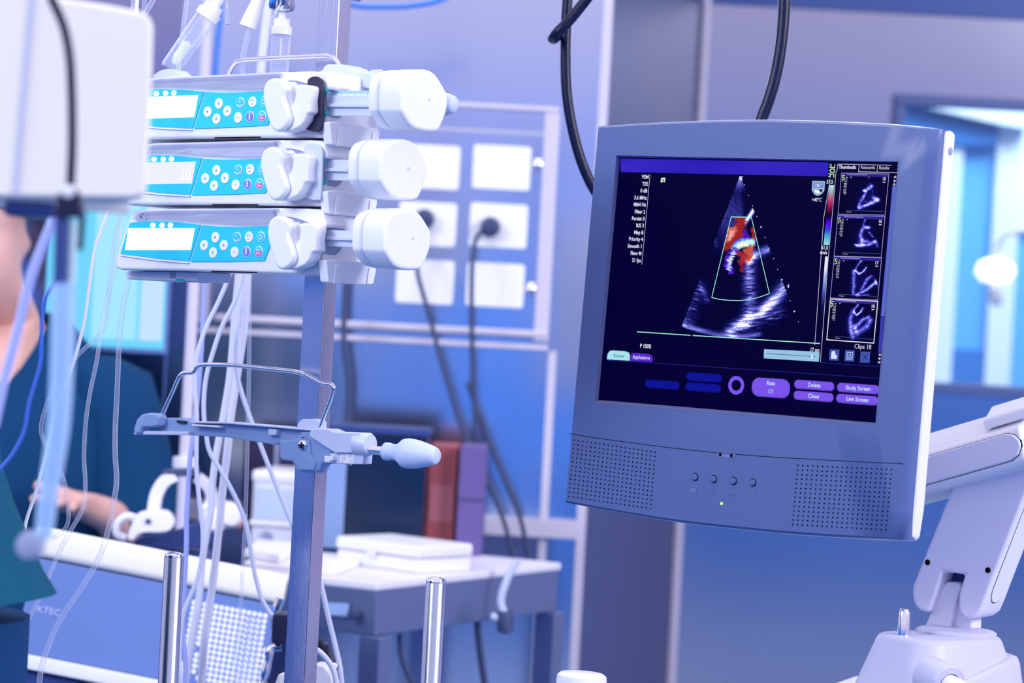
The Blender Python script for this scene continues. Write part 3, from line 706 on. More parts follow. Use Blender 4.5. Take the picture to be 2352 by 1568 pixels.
loft(bm, rr, False, False); obj('scrub_top', bm, MT['scrub'], Bp, 0, 2, 60)
hx = loc(-150, 1560).x; hr = loc(42, 1480).x
bm = new(); loft(bm, [ering(((hr + to.x) / 2 - .02, to.y, z), (hr - to.x) / 2 + .02, .14) for z in (.1, .5, .85, loc(0, 1420).z - .005)]); obj('gown_skirt', bm, MT['navy'], Bp, 0, 2, 60)

# ------------------------------------------------------------------ blurred foreground at the left
CFm = Fr(pt(335, 455, 2.0), yaw(-8))
T = thing('equipment_casing', 'large off-white casing blurred in the upper left foreground', 'casing', CFm)
out = [CFm.hit(*q) for q in ((-140, 452), (300, 457), (328, 452), (336, 436), (346, 250), (352, 60), (345, 42), (328, 27), (253, 12), (149, -4), (60, -20), (-140, -60))]
bm = new(); prism(bm, out, -.05, 0); obj('shell', bm, MT['offwhite'], T, .0035, 3)
bm = new(); tube(bm, [CFm.h3(75, -10, .0004), CFm.h3(58, 180, .0004), CFm.h3(36, 450, .0004)], .0012, 8); obj('seam', bm, mat('seam_lavender', (.42, .46, .72), .5), T)
bm = new(); a = CFm.hit(8, 492); b = CFm.hit(128, 464); box(bm, a[0], b[0], a[1], b[1], -.045, -.01); obj('lower_bar', bm, MT['navyblue'], T, .003)
bm = new(); a = CFm.hit(-120, 464); b = CFm.hit(300, 450); box(bm, a[0], b[0], a[1], b[1], -.045, -.012); obj('lower_rim', bm, MT['offwhite'], T, .001)
d_ = 1.88
HFm = Fr(pt(95, 1240, d_), (1, 0, 0))
T = thing('suction_hose', 'black curved hose in front of the casing running into a pale hanging tube', 'hose', HFm)
hq = lambda x, y, n=0.0: HFm.h3(x, y, n)
bm = new(); tube(bm, [hq(95, -60), hq(120, 0), hq(146, 60), hq(160, 130), hq(165, 220), hq(166, 330), hq(162, 425)], .0031, 12); obj('black_hose', bm, MT['rubber'], T)
bm = new(); prism(bm, [hq(x, y).xy for x, y in ((132, 452), (150, 430), (172, 430), (186, 452), (192, 500), (126, 500))], -.008, .006); cl = obj('clamp', bm, MT['black'], T, .002)
bm = new(); lathe(bm, hq(158, 440, .004), (0, 0, 1), [(.0042, 0), (.0042, .004), (0, .006)], 16); obj('clamp_screw', bm, MT['white'], cl)
bm = new(); tube(bm, [hq(142, 498), hq(138, 650)], .0046, 14, 1); obj('sleeve', bm, MT['navyblue'], T)
bm = new(); tube(bm, [hq(166, 505, -.003), hq(162, 650, -.003)], .0032, 12, 1); obj('pale_core', bm, mat('pale_green', (.5, .66, .72), .4), T)
bm = new(); tube(bm, [hq(190, 486, -.006), hq(184, 575, -.006)], .0022, 10, 1); obj('side_pin', bm, MT['black'], T)
bm = new(); tube(bm, [hq(146, 650), hq(144, 800), hq(134, 980), hq(112, 1130), hq(100, 1236)], [.0082, .0080, .0076, .0068, .0058], 16); obj('pale_tube', bm, mat('pale_blue_tube', (.40, .62, .92), .3, alpha=.78), T)
bm = new(); lathe(bm, hq(72, 1252), (-.3, 0, 1), [(.0075, -.006), (.010, 0), (.0085, .006), (0, .008)], 18); obj('end_valve', bm, MT['dim'], T)

# ------------------------------------------------------------------ square steel pole
PYAW = 35
PF = Fr(pt(262, 617, 3.08), yaw(PYAW))
NP = -.104
ul = PF.hit(687, 870, NP)[0]; ur = PF.hit(735, 870, NP)[0]
nb = PF.uhit(763, 870, ur)[0]
PO = PF.w(ul, 0, NP); PO.z = 0
POF = Fr(PO, yaw(PYAW))
T = thing('steel_pole', 'square brushed steel pole carrying the stacked syringe pumps', 'pole', POF)
pw = ur - ul; pd = NP - nb
bm = new(); box(bm, 0, pw, .04, 2.25, -pd, 0); obj('shaft', bm, MT['steelpole'], T, .0012)
bm = new(); box(bm, -.04, pw + .04, 0, .04, -.06, .04); obj('base_plate', bm, MT['cast'], T, .008)

# ------------------------------------------------------------------ syringe pumps
def pump_parts(root):
    F = PF
    bm = new(); prism(bm, F.hits([(263, 614), (261, 600), (270, 575), (286, 528), (300, 495), (312, 484), (345, 479.5), (640, 477), (742, 480), (742, 632), (620, 627.5), (430, 622), (276, 619.5)]), -.085, 0)
    obj('housing', bm, MT['pump'], root, .0035, 3)
    # raised saddle right of the cover
    bm = new(); prism(bm, F.hits(spoly([(652, 480), (735, 481), (747, 498), (752, 520), (730, 521), (700, 508), (668, 499), (652, 498)], 3), .002), -.03, .004); obj('saddle', bm, MT['white'], root, .002)
    bm = new(); prism(bm, F.hits([(668, 499), (700, 503), (715, 512), (680, 512)], .001), 0, .001); obj('saddle_recess', bm, MT['dim'], root)
    # clear cover over the syringe bay
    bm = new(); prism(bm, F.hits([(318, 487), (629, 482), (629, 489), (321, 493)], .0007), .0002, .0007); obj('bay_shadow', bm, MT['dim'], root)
    bm = new(); prism(bm, F.hits(spoly([(306, 503), (312, 487), (330, 483), (480, 480.5), (624, 478.5), (630, 484), (630, 500), (629, 513), (560, 515.5), (500, 511), (461, 509), (403, 503), (354, 501), (320, 504)], 3), .004), 0, .006)
    cv = obj('bay_cover', bm, MT['clearcover'], root, .0022, 3)
    bm = new(); tube(bm, [F.h3(326, 500, .006), F.h3(323, 492, .0075), F.h3(331, 487, .006)], .0012, 8); obj('cover_clip', bm, MT['chrome'], cv)
    # cyan panels
    bm = new(); prism(bm, F.hits([(298, 511), (326, 508.3), (354, 507), (403, 509), (461, 516), (434, 600), (362, 594), (318, 588), (276, 583)], .0012), -.001, .0015); dp = obj('display_panel', bm, MT['teal'], root, .0006)
    bm = new(); prism(bm, F.hits([(295, 524), (447, 524), (438, 574), (287, 574)], .0018), .0012, .0019); obj('display', bm, emit('pump_display', (255, 255, 255), 1.05, (.8, .8, .8)), dp)
    for x in (351, 372, 391):
        u, v = F.hit(x, 517, .002); bm = new(); lathe(bm, (u, v, .0012), (0, 0, 1), [(.0027, 0), (.0027, .0008), (.0018, .0014), (0, .0016)], 14, 1.3); obj('indicator_light', bm, emit('indicator_white', (240, 252, 255), 1.6, (.8, .8, .8)), dp)
    bm = new(); prism(bm, F.hits([(464, 517), (500, 519.7), (546, 521), (616, 519), (620, 566), (607, 599), (520, 601), (437, 601)], .0012), -.001, .0015); kp = obj('keypad', bm, MT['teal'], root, .0006)
    bm = new(); prism(bm, F.hits([(275, 585), (362, 597), (433, 602.5), (432, 604.5), (362, 599), (275, 587)], .002), 0, .002); obj('lower_lip', bm, MT['white'], root)
    KR = .0056
    def key(px, py, m, sym=None, ringed=False):
        u, v = F.hit(px, py, .002); b = new(); lathe(b, (u, v, .0012), (0, 0, 1), [(KR, 0), (KR, .0007), (KR * .93, .0011), (0, .0012)], 28)
        k = obj('key', b, MT['keywhite'] if ringed or m == 'keywhite' else MT[m], root)
        if ringed:
            b = new(); lathe(b, (u, v, .0022), (0, 0, 1), [(KR * .86, 0), (KR * .86, .00035), (0, .0004)], 28); obj('key_face', b, MT[m], k)
        b = new(); n = .00275 if ringed else .00245
        def tri(cx, cy, s, ang):
            pts_ = [(cx + s * math.cos(R(ang + a)), cy + s * math.sin(R(ang + a))) for a in (0, 125, 235)]
            b.faces.new([b.verts.new((x, y, n)) for x, y in pts_])
        def arc(cx, cy, r0, r1, a0, a1, kk=14):
            for i in range(kk):
                A0, A1 = R(a0 + (a1 - a0) * i / kk), R(a0 + (a1 - a0) * (i + 1) / kk)
                b.faces.new([b.verts.new((cx + r * math.cos(a), cy + r * math.sin(a), n)) for r, a in ((r0, A0), (r1, A0), (r1, A1), (r0, A1))])
        mm = MT['icon']
        if sym in (0, 90, 180, 270): tri(u, v, .0019, sym)
        elif sym == 'C': text_into(b, 'C', u, v, .0032, n, 'CENTER', 1, .02); arc(u, v + .0012, .0042, .0050, 215, 325); mm = MT['keywhite']
        elif sym == 'BOL': text_into(b, 'BOL', u, v + .0005, .0025, n, 'CENTER', .95); tri(u - .0008, v - .0022, .0010, 180); tri(u + .0010, v - .0022, .0010, 180)
        elif sym == 'OK': text_into(b, 'OK', u, v - .0013, .0026, n, 'CENTER'); mm = MT['icongrey']
        elif sym == 'P': arc(u, v, .0021, .0028, 120, 420, 20); b.faces.new([b.verts.new((x, y, n)) for x, y in ((u - .00035, v + .0004), (u + .00035, v + .0004), (u + .00035, v + .0032), (u - .00035, v + .0032))]); mm = MT['keywhite']
        elif sym == 'D':
            for q in (.0022, .0, -.0022): tri(u, v + q + .0004, .0017, 270)
            mm = MT['keywhite']
        elif sym == 'SS': text_into(b, 'Start', u, v + .0008, .0024, n, 'CENTER', .8, .02); text_into(b, 'Stop', u, v - .0028, .0024, n, 'CENTER', .85, .02); mm = MT['keywhite']
        obj('key_symbol', b, mm, k)
        if sym == 'SS':
            b2 = new(); hp_ = [(u + KR * .86 * math.cos(R(a)), v + KR * .86 * math.sin(R(a))) for a in range(180, 361, 12)]
            b2.faces.new([b2.verts.new((x, y, .00262)) for x, y in hp_]); obj('key_lower_half', b2, MT['keypink'], k)
    key(494.5, 545, 'keywhite', 90); key(468.6, 563, 'keywhite', 180); key(514, 563, 'keywhite', 0); key(489, 580, 'keywhite', 270)
    key(544, 545, 'keyteal', 'C', True); key(571.6, 544, 'keywhite', 'BOL'); key(599, 544, 'keyteal', 'P', True)
    key(538.6, 579, 'keywhite', 'OK'); key(566, 578, 'keyviolet', 'D', True); key(593.7, 577.5, 'keyteal', 'SS', True)
    # white syringe clamp: paddle in front, tulip-shaped cup behind
    bm = new(); prism(bm, F.hits([(652, 619), (636, 590), (640, 540), (655, 508), (668, 509), (671, 545), (678, 562), (686, 550), (693, 511), (722, 513.5), (727, 520), (723, 546), (724, 576), (715, 580), (711, 594), (700, 608), (678, 617.5)], .022), .004, .022)
    sc = obj('syringe_clamp', bm, MT['white'], root, .0022, 3)
    bm = new(); prism(bm, F.hits([(655, 512), (705, 514), (705, 590), (655, 590)], .012), .003, .0125); obj('clamp_back', bm, MT['white'], sc, .001)
    bm = new(); prism(bm, F.hits(spoly([(643, 495), (661, 503), (665.5, 519), (662.5, 539), (671, 567), (676, 589), (668, 608), (650, 619), (636, 612), (627, 592), (618, 560), (614, 531), (618, 510), (628.6, 498)], 4), .028), .020, .029); obj('clamp_paddle', bm, MT['pump'], sc, .0035, 3)
    # right end: bay, buttons, latch block
    ue = F.hit(742, 550)[0]
    def nv(pts, u): return [F.uhit(x, y, u) for x, y in pts]
    bm = new(); prism(bm, nv(spoly([(744, 512), (768, 514), (788, 530), (790, 555), (776, 582), (748, 586)], 4), ue + .001), ue - .001, ue + .001, 'nv'); obj('bay_recess', bm, MT['dim'], root)
    bm = new(); tube(bm, [Vector((ue + .001, v, n)) for n, v in nv([(742, 508), (770, 511), (792, 527), (796, 545)], ue + .001)], .0014, 8); obj('bay_rim', bm, MT['white'], root)
    for x, y in ((747, 523), (746, 575)):
        n, v = F.uhit(x, y, ue + .004); bm = new(); lathe(bm, (ue, v, n), (1, 0, 0), [(.0038, 0), (.0038, .0012), (.0028, .0026), (0, .003)], 18); obj('release_button', bm, MT['tealpart'], root)
    ub = ue + .012
    bm = new(); prism(bm, nv([(750, 598), (774, 593), (865, 606), (865, 622), (859, 653), (838, 654), (766, 651), (755, 649)], ub), ue + .0004, ub, 'nv'); lb = obj('latch_block', bm, MT['pump'], root, .002)
    bm = new(); prism(bm, nv([(771, 612), (775, 608), (782, 608), (780, 651), (767, 651)], ub + .002), ub, ub + .002, 'nv'); obj('latch_tab', bm, MT['white'], lb, .0008)
    bm = new(); prism(bm, nv([(846, 616), (848, 616), (843, 653), (841, 653)], ub + .0003), ub, ub + .0003, 'nv'); obj('latch_line', bm, MT['dim'], lb)
    bm = new(); prism(bm, nv([(800, 534), (801, 534), (801, 592), (800, 592)], ue + .0004), ue, ue + .0004, 'nv'); obj('end_seam', bm, MT['dim'], root)
    # seam strips along the underside
    bm = new(); prism(bm, F.hits([(485, 622), (590, 624), (590, 627), (485, 625)], .0005), 0, .0005); obj('underside_slot', bm, MT['hole'], root)
    # drive head
    nf = .010
    u0 = F.hit(806, 550, nf)[0]; us = F.hit(830, 550, nf)[0]; uE = F.hit(885, 550, nf)[0]
    face = [F.uhit(x, y, uE) for x, y in [(889, 503), (903.6, 487), (930, 479.6), (950, 480), (966, 490), (984, 517), (992, 537), (991, 563), (984, 588), (973, 612), (964, 619), (939, 620.5), (914, 615), (900, 603), (886, 581), (883.5, 567), (884, 530)]]
    face = spoly(face, 3)
    cn = sum(p[0] for p in face) / len(face); cvv = sum(p[1] for p in face) / len(face)
    bm = new(); prism(bm, face, us + .0004, uE, 'nv'); dh = obj('drive_head', bm, MT['pump'], root, .0042, 4)
    bm = new(); prism(bm, [(cn + (a - cn) * .985, cvv + (b - cvv) * .985) for a, b in face], u0, us, 'nv'); obj('rear_shell', bm, MT['pump'], dh, .0042, 4)
    n, v = F.uhit(948, 547, uE); bm = new(); lathe(bm, (uE - .0006, v, n), (1, 0, 0), [(.0021, 0), (.0021, .0008), (.0012, .0009)], 14); obj('face_dimple', bm, MT['pumpgrey'], dh)
    return uE
P3 = thing('syringe_pump', 'lowest of the three stacked white syringe pumps, its teal keypad fully visible', 'syringe pump', PF, 'stacked syringe pumps')
pump_parts(P3)
def shift(px, py, px0, py0, n=0.0):
    a = PF.hit(px, py, n); b = PF.hit(px0, py0, n); return Vector((a[0] - b[0], a[1] - b[1], 0))
P2 = copy_tree(P3); s2 = shift(497, 391.5, 494.5, 545); P2.location = PF.w(s2.x, s2.y, 0); P2['label'] = 'middle syringe pump of the stack, its display showing a faint 10'
P1 = copy_tree(P3); s1 = shift(502.5, 238, 494.5, 545); P1.location = PF.w(s1.x, s1.y, 0); P1['label'] = 'topmost syringe pump of the stack, below the wire handle and the black syringe flange'
H1, H2, H3 = 29 / 1750, -12 / 1784, 0.0
for p_, dx in ((P2, H2), (P1, H1)):
    for ch in p_.children:
        if ch.name.startswith('drive_head'): ch.location.x = dx
        if ch.name.startswith('syringe_clamp'): ch.location.x = -.0108
# foot below the lowest pump, barcode on the topmost, digits on the middle display
bm = new(); prism(bm, PF.hits([(286, 622), (291, 641), (335, 644), (452, 646), (456, 624)], -.02), -.075, -.02); ft = obj('stacking_foot', bm, MT['pumpgrey'], P3, .002)
bm = new(); prism(bm, PF.hits([(404, 640), (422, 641), (421, 647), (403, 646)], -.019), -.06, -.019); obj('foot_latch', bm, MT['tealpart'], ft)
bm = new(); prism(bm, PF.hits([(390, 627), (403, 627), (403, 639), (390, 639)], -.0195), -.03, -.0195); obj('foot_slot', bm, MT['dim'], ft)
bm = new(); u, v = PF.hit(421, 571, .003); text_into(bm, '10', u - .0, v + .002, .0125, .0024, 'CENTER', .9, .01)
for q in range(4): u, v = PF.hit(408 + q * 9, 533, .002); prism(bm, ell(u, v, .0014, .0014, 6), .0021, .0024)
obj('display_digits', bm, emit('digit_white', (255, 255, 255), 1.0, (.0, .0, .0)), P2)
for ch in P2.children_recursive:
    if ch.name.startswith('display') and ch.name.split('.')[0] == 'display':
        ch.data = ch.data.copy(); ch.data.materials[0] = emit('pump_display_dim', (240, 242, 252), .97, (.02, .02, .02))
bm = new(); ue = PF.hit(742, 550)[0]
for q in range(12):
    x = 820 + q * 1.9; wq = .7 if q % 3 else 1.3
    prism(bm, [PF.uhit(a, b, ue + .0002) for a, b in ((x, 573), (x + wq, 573), (x + wq - .3, 589), (x - .3, 589))], ue, ue + .0003, 'nv')
obj('barcode', bm, MT['icongrey'], P1)

# syringes held by the pumps
def syringe(label, off, x0, x1, yt, yb, flange=None, scale=False):
    o_ = PF.w(off.x, off.y, 0); F = Fr(o_, yaw(PYAW))
    nn = -.004
    a = F.hit(x0, (yt + yb) / 2, nn); b = F.hit(x1, (yt + yb) / 2, nn); hh = (F.hit(x0 + 40, yt, nn)[1] - F.hit(x0 + 40, yb, nn)[1]) / 2; cy = (F.hit(x0 + 40, yt, nn)[1] + F.hit(x0 + 40, yb, nn)[1]) / 2
    S = thing('syringe', label, 'syringe', Fr(F.w(a[0], cy - hh, nn), yaw(PYAW)), 'syringes in the pumps')
    Lx = b[0] - a[0]; n0 = .0
    bm = new(); box(bm, -.004, Lx + .004, 0.0, 2 * hh, -.0035, 0.0); box(bm, -.004, Lx + .004, hh - .0018, hh + .0018, -.014, .004); obj('plunger_rod', bm, MT['frost'], S, .0008)
    bm = new(); lathe(bm, (-.022, hh, -.006), (1, 0, 0), [(hh * .9, -.03), (hh * .9, .004)], 24); obj('barrel', bm, MT['frost'], S)
    if flange:
        pts_, m = flange
        bm = new(); prism(bm, [(u - a[0], v - (cy - hh)) for u, v in F.hits(spoly(pts_, 4), nn + .0125)], .0105, .0135); fl = obj('flange', bm, MT[m], S, .0012, 3)
        for k in range(6):
            bm = new(); pth = []
            for t in range(7):
                an = R(200 + t * 23); xx, yy = F.hit(sum(p[0] for p in pts_) / len(pts_) + (14 - k * 1.2) * math.cos(an) * 1.2, pts_[0][1] + 26 + k * 4 - 8 * abs(math.sin(R(t * 30))), nn)
                pth.append((xx - a[0], yy - (cy - hh), .0136))
            if k % 2 == 0: tube(bm, pth, .00035, 6, 2); obj('flange_ridge', bm, MT[m], fl)
            else: bm.free()
    if scale:
        bm = new(); v0 = F.hit(x0 + 40, yt, nn)[1] - (cy - hh); 
        box(bm, 0, Lx, v0 - .0004, v0 + .0052, -.010, -.0036); sc_ = obj('scale_sleeve', bm, mat('scale_pale', (.72, .86, .95), .3), S)
        bm = new()
        for k in range(44):
            x = .004 + k * Lx / 46; hgt = .0044 if k % 5 == 0 else .0030
            box(bm, x, x + .0005, v0 + .0050 - hgt, v0 + .0051, -.0037, -.0034)
        obj('scale_marks', bm, MT['icon'], sc_)
syringe('syringe rod with frosted plunger in the lowest pump, no flange showing', Vector((0, 0, 0)), 722, 808, 528, 566)
syringe('syringe in the middle pump with a frosted translucent flange', s2, 711, 797, 366, 414, ([(700, 335), (722, 330), (738, 340), (741, 362), (738, 450), (728, 459), (708, 456), (699, 440), (706, 400), (702, 365)], 'frost'))
syringe('syringe in the topmost pump with a black flange and a blue scale', s1, 712, 848, 219, 266, ([(706, 190), (713, 178), (730, 176), (742, 188), (744, 215), (742, 280), (737, 300), (727, 303), (706, 298), (702, 288), (714, 262), (713, 215)], 'black'), True)

# ------------------------------------------------------------------ pole clamp brackets
BF = Fr(PF.w(*PF.hit(308, 1000, -.088), -.088), yaw(PYAW))
def bracket(root, handle=True):
    F = BF
    def pr(name, pts, n0, n1, m, bev=.0015, par=None, seg=2):
        b = new(); prism(b, F.hits(pts, max(n0, n1)), n0, n1); return obj(name, b, MT[m], par or root, bev, seg)
    pr('end_jaw', [(305, 995), (308, 978), (314, 962), (325, 951), (340, 948), (360, 950), (367, 957), (364, 978), (348, 981), (326, 981), (322, 996)], -.004, .010, 'cast', .0025, None, 3)
    pr('jaw_lip', [(306, 992), (324, 989), (433, 991), (433, 999.5), (330, 998), (308, 998)], -.004, .006, 'castlight', .001)
    r_ = pr('rail', [(367, 962), (384, 959), (420, 960), (430, 967), (520, 970), (620, 978), (725, 988), (725, 1024), (640, 1018), (630, 1021), (520, 1004), (430, 999), (362, 994)], -.016, -.002, 'cast', .0015)
    pr('rail_edge', [(435, 967), (520, 969), (620, 977), (722, 986), (722, 990), (620, 981), (520, 973), (435, 971)], -.016, .006, 'castlight', .0008, r_)
    pr('rail_rib', [(616, 984), (636, 986), (633, 1000), (615, 998)], -.004, .004, 'castlight', .0008, r_)
    pr('rail_pad', [(440, 974), (500, 977), (504, 982), (480, 980), (440, 978)], -.01, .0075, 'white', .0006, r_)
    pr('rail_slot', [(405, 965), (428, 967), (424, 973), (407, 971)], -.002, .0005, 'black', 0, r_)
    b = pr('clamp_block', [(640, 1010), (672, 1008), (683, 1004), (690, 990), (735, 990), (760, 1006), (760, 1062), (737, 1066), (733, 1080), (725, 1085), (690, 1084), (677, 1079), (671, 1060), (642, 1056)], -.014, .004, 'cast', .0028, None, 3)
    pr('clamp_tab', [(681, 985), (684, 970), (692, 962), (722, 962), (735, 966), (735, 988)], -.016, -.004, 'castlight', .002, b)
    pr('clamp_cheek', [(680, 1010), (688, 1003), (700, 1003), (710, 1012), (714, 1045), (726, 1064), (720, 1080), (690, 1080), (674, 1062), (678, 1040)], .002, .0065, 'cast', .002, b)
    u, v = F.hit(694, 1022, .007)
    bm = new(); lathe(bm, (u, v, .004), (0, 0, 1), [(.0085, 0), (.0085, .002), (.0076, .0022)], 24); obj('screw_seat', bm, MT['hole'], b)
    bm = new(); lathe(bm, (u + .0003, v, .0055), (0, 0, 1), [(.0058, 0), (.0060, .0018), (.0045, .0032), (.002, .0038), (0, .0039)], 24); sw = obj('screw', bm, MT['chrome'], root)
    bm = new(); box(bm, u - .0034, u + .0040, v - .0006, v + .0006, .0088, .0096); box(bm, u - .0003, u + .0009, v - .0036, v + .0036, .0088, .0096); obj('screw_cross', bm, MT['hole'], sw)
    bd = pr('spindle_body', [(709, 1002), (711, 990), (722, 983.5), (752, 984.5), (768, 991.5), (828, 994), (830, 1000), (826, 1040), (768, 1040), (746, 1026), (722, 1010)], -.010, .0105, 'castlight', .0028, None, 3)
    u0, vb = F.hit(836, 1020, .004); u1 = F.hit(851, 1020, .004)[0]
    bm = new(); lathe(bm, (u0 - .010, vb, .003), (1, 0, 0), [(.0118, 0), (.0118, u1 - u0 + .008), (.0108, u1 - u0 + .0095), (0, u1 - u0 + .0095)], 28); obj('spindle_boss', bm, MT['castlight'], bd)
    lp = pr('label_plate', [(757, 1040), (836, 1036), (833, 1066), (760, 1065)], -.010, .006, 'castlight', .001)
    pr('label_sticker', [(781, 1041), (813, 1040), (811, 1065), (780, 1063)], .006, .0063, 'paper', 0, lp)
    bm = new()
    for s_, x_, y_, h_, ro in (('101', 788, 1043, .0032, -90), ('CE', 803, 1056, .0036, -90), ('AG', 784, 1055, .0022, -90)):
        uu, vv = F.hit(x_, y_, .0064); text_into(bm, s_, uu, vv, h_, .0065, 'LEFT', 1, 0, R(ro))
    uu, vv = F.hit(805, 1046, .0064)
    for k in range(3):
        a0, a1 = R(90 + 120 * k), R(90 + 120 * (k + 1)); q = .0026
        p0 = Vector((uu + q * math.cos(a0), vv + q * math.sin(a0), .0065)); p1 = Vector((uu + q * math.cos(a1), vv + q * math.sin(a1), .0065)); tube(bm, [p0, p1], .0002, 5, 1)
    obj('label_print', bm, MT['icongrey'], lp)
    pr('small_latch', [(744, 1046), (764, 1048), (764, 1057), (757, 1058), (757, 1062), (745, 1061)], .004, .012, 'white', .0008)
    a = F.h3(846, 1031, .003); kb = F.hit(884, 1036, .003)[0]; vk = F.hit(884, 1036, .003)[1]; va = F.hit(855, 1033, .003)[1]
    ke = F.hit(1004, 1046, .003); ax = Vector((ke[0] - kb, 0, 0))
    bm = new(); prof = []
    Ls = kb - a.x + .006; kk = 26
    for i in range(kk + 1): prof.append((.0047 if i % 2 else .0039, Ls * i / kk))
    lathe(bm, (a.x, vk, .003), (1, 0, 0), prof, 18); obj('threaded_rod', bm, MT['chrome'], root)
    S = (ke[0] - kb)
    pf = [(0, 0), (.0080, 0), (.0095, .02 * S), (.0095, .07 * S), (.0088, .12 * S), (.0083, .18 * S), (.0088, .24 * S), (.0118, .32 * S), (.0150, .38 * S), (.0158, .44 * S), (.0156, .52 * S), (.0146, .64 * S), (.0126, .78 * S), (.0100, .92 * S), (.0088, .97 * S), (.0070, S), (0, S)]
    bm = new(); lathe(bm, (kb, vk, .003), (1, 0, 0), pf, 32); obj('clamp_knob', bm, MT['knob'], root, 0, 2, 60)
    if handle:
        bm = new(); tube(bm, [F.h3(x, y, .001) for x, y in ((369, 962), (382, 932), (395, 903), (408, 873), (415, 861), (426, 856), (441, 855), (448, 850), (453, 842), (464, 837.5), (480, 837), (530, 838), (600, 845), (660, 851), (690, 856), (710, 864), (730, 875), (745, 881), (758, 882), (766, 888), (766, 897), (757, 925), (745, 955), (735, 985))], .0024, 12, 5); obj('wire_handle', bm, MT['chrome'], root)
B1 = thing('pole_clamp_bracket', 'empty cast grey pole bracket with wire handle and lavender knob, below the pumps', 'bracket', BF, 'pole clamp brackets')
bracket(B1)
a = BF.hit(1045, 238, .003); b = BF.hit(1004, 1046, .003)
B2 = copy_tree(B1); sb = Vector((a[0] - b[0], a[1] - b[1], 0)); B2.location = BF.w(sb.x, sb.y, 0); B2['label'] = 'upper pole bracket with low wire handle, mostly hidden behind the topmost pump'
for ch in list(B2.children):
    if ch.name.startswith('wire_handle'): bpy.data.objects.remove(ch)
    elif ch.name.startswith('label') or ch.name.startswith('small_latch'):
        for g in list(ch.children): bpy.data.objects.remove(g)
        bpy.data.objects.remove(ch)
BU = Fr(B2.location, yaw(PYAW))
bm = new(); tube(bm, [BU.h3(x, y, .004) for x, y in ((520, 185), (527, 165), (537, 148), (548, 140), (570, 137), (640, 133.5), (720, 130), (750, 129), (765, 133), (775, 143), (782, 156), (788, 180))], .0027, 12, 5); obj('wire_handle', bm, MT['chrome'], B2)
bm = new(); prism(bm, BU.hits([(728, 172), (732, 164), (740, 160), (745, 150), (752, 147), (785, 147.5), (800, 153), (815, 162), (835, 166), (850, 167), (864, 178), (862, 206), (800, 197), (786, 178), (770, 180), (735, 176)], .030), -.002, .030); obj('saddle_cover', bm, MT['castlight'], B2, .003, 3)
bm = new(); n_ = BU.hit(870, 180, .012); lathe(bm, (n_[0] - .008, n_[1], .012), (1, 0, 0), [(.009, 0), (.0095, .01), (0, .0105)], 24); obj('saddle_boss', bm, MT['castlight'], B2)

# ------------------------------------------------------------------ drip chambers and small parts above the pumps
def axial(a, b):
    d = b - a; return d.length, d.normalized()
a = pt(389, 160, 3.12); b = pt(474, 40, 3.12); L_, ax = axial(a, b)
T = thing('drip_chamber', 'tilted clear drip chamber with white cap, leaning left above the topmost pump', 'drip chamber', a, 'drip chambers')
bm = new(); lathe(bm, (0, 0, 0), ax, [(.0100, 0), (.0112, .003), (.0116, L_ * .5), (.0119, L_)], 28); obj('chamber_tube', bm, MT['cleartube'], T)
bm = new(); lathe(bm, (0, 0, 0), ax, [(.0088, .002), (.0102, .006), (.0105, L_ * .50), (0, L_ * .50)], 28); obj('liquid', bm, MT['liquid'], T)
bm = new(); lathe(bm, ax * .008, ax, [(.003, 0), (.006, .010), (.005, .020), (.0065, .026), (0, .030)], 18); obj('filter', bm, MT['milk'], T)
bm = new(); lathe(bm, ax * L_, ax, [(0, -.001), (.0136, -.001), (.0140, .008), (.0115, .0085), (.0105, .0165), (.006, .017), (.0055, .055), (0, .055)], 28); obj('cap', bm, MT['white'], T)
a = pt(640, 190, 3.2); b = pt(646, 78, 3.2); L_, ax = axial(a, b)
T = thing('drip_chamber', 'upright clear drip chamber with stepped white cap behind the wire handle', 'drip chamber', a, 'drip chambers')
bm = new(); lathe(bm, (0, 0, 0), ax, [(.0090, -.01), (.0103, .003), (.0108, L_)], 28); obj('chamber_tube', bm, MT['cleartube'], T)
bm = new(); lathe(bm, (0, 0, 0), ax, [(.0080, 0), (.0094, .004), (.0096, L_ * .35), (0, L_ * .35)], 28); obj('liquid', bm, MT['liquid'], T)
bm = new(); lathe(bm, ax * L_, ax, [(0, -.001), (.0115, -.001), (.0117, .008), (.0092, .0085), (.0088, .017), (.0040, .0172), (.0038, .0275), (0, .0275)], 28); obj('cap', bm, MT['white'], T)
bm = new(); lathe(bm, ax * (L_ - .03), ax, [(.0008, 0), (.0012, .03)], 10); obj('drip_needle', bm, MT['milk'], T)
T = thing('hanger_disc', 'round steel hanger disc at the top edge above the upright drip chamber', 'hanger', pt(647, 18, 3.2))
lc = lambda p: p - T.location
bm = new(); lathe(bm, (0, 0, 0), (.05, 0, 1), [(.008, -.004), (.0135, -.002), (.0150, .002), (.0150, .016), (.010, .018)], 32); obj('disc', bm, MT['chrome'], T)
bm = new(); tube(bm, [lc(pt(648, 20, 3.2)), lc(pt(650, -200, 3.2))], .004, 10, 1); obj('hanger_rod', bm, MT['chrome'], T)
def ncap(label, a, b):
    L_, ax = axial(a, b); T = thing('needle_cap', label, 'needle cap', a, 'clear needle caps')
    bm = new(); lathe(bm, (0, 0, 0), ax, [(.0034, 0), (.0030, L_ * .1), (.0028, L_ * .45), (.0022, L_ * .55), (.0018, L_ * .9), (0, L_)], 16); obj('cap_body', bm, MT['cleartube'], T)
    bm = new(); lathe(bm, ax * L_ * .9, ax, [(.0007, 0), (.0005, L_ * .7)], 8); obj('needle', bm, MT['milk'], T)
ncap('clear needle cap hanging beside the tilted drip chamber cap', pt(523, 56, 3.12), pt(521.5, 14, 3.12))
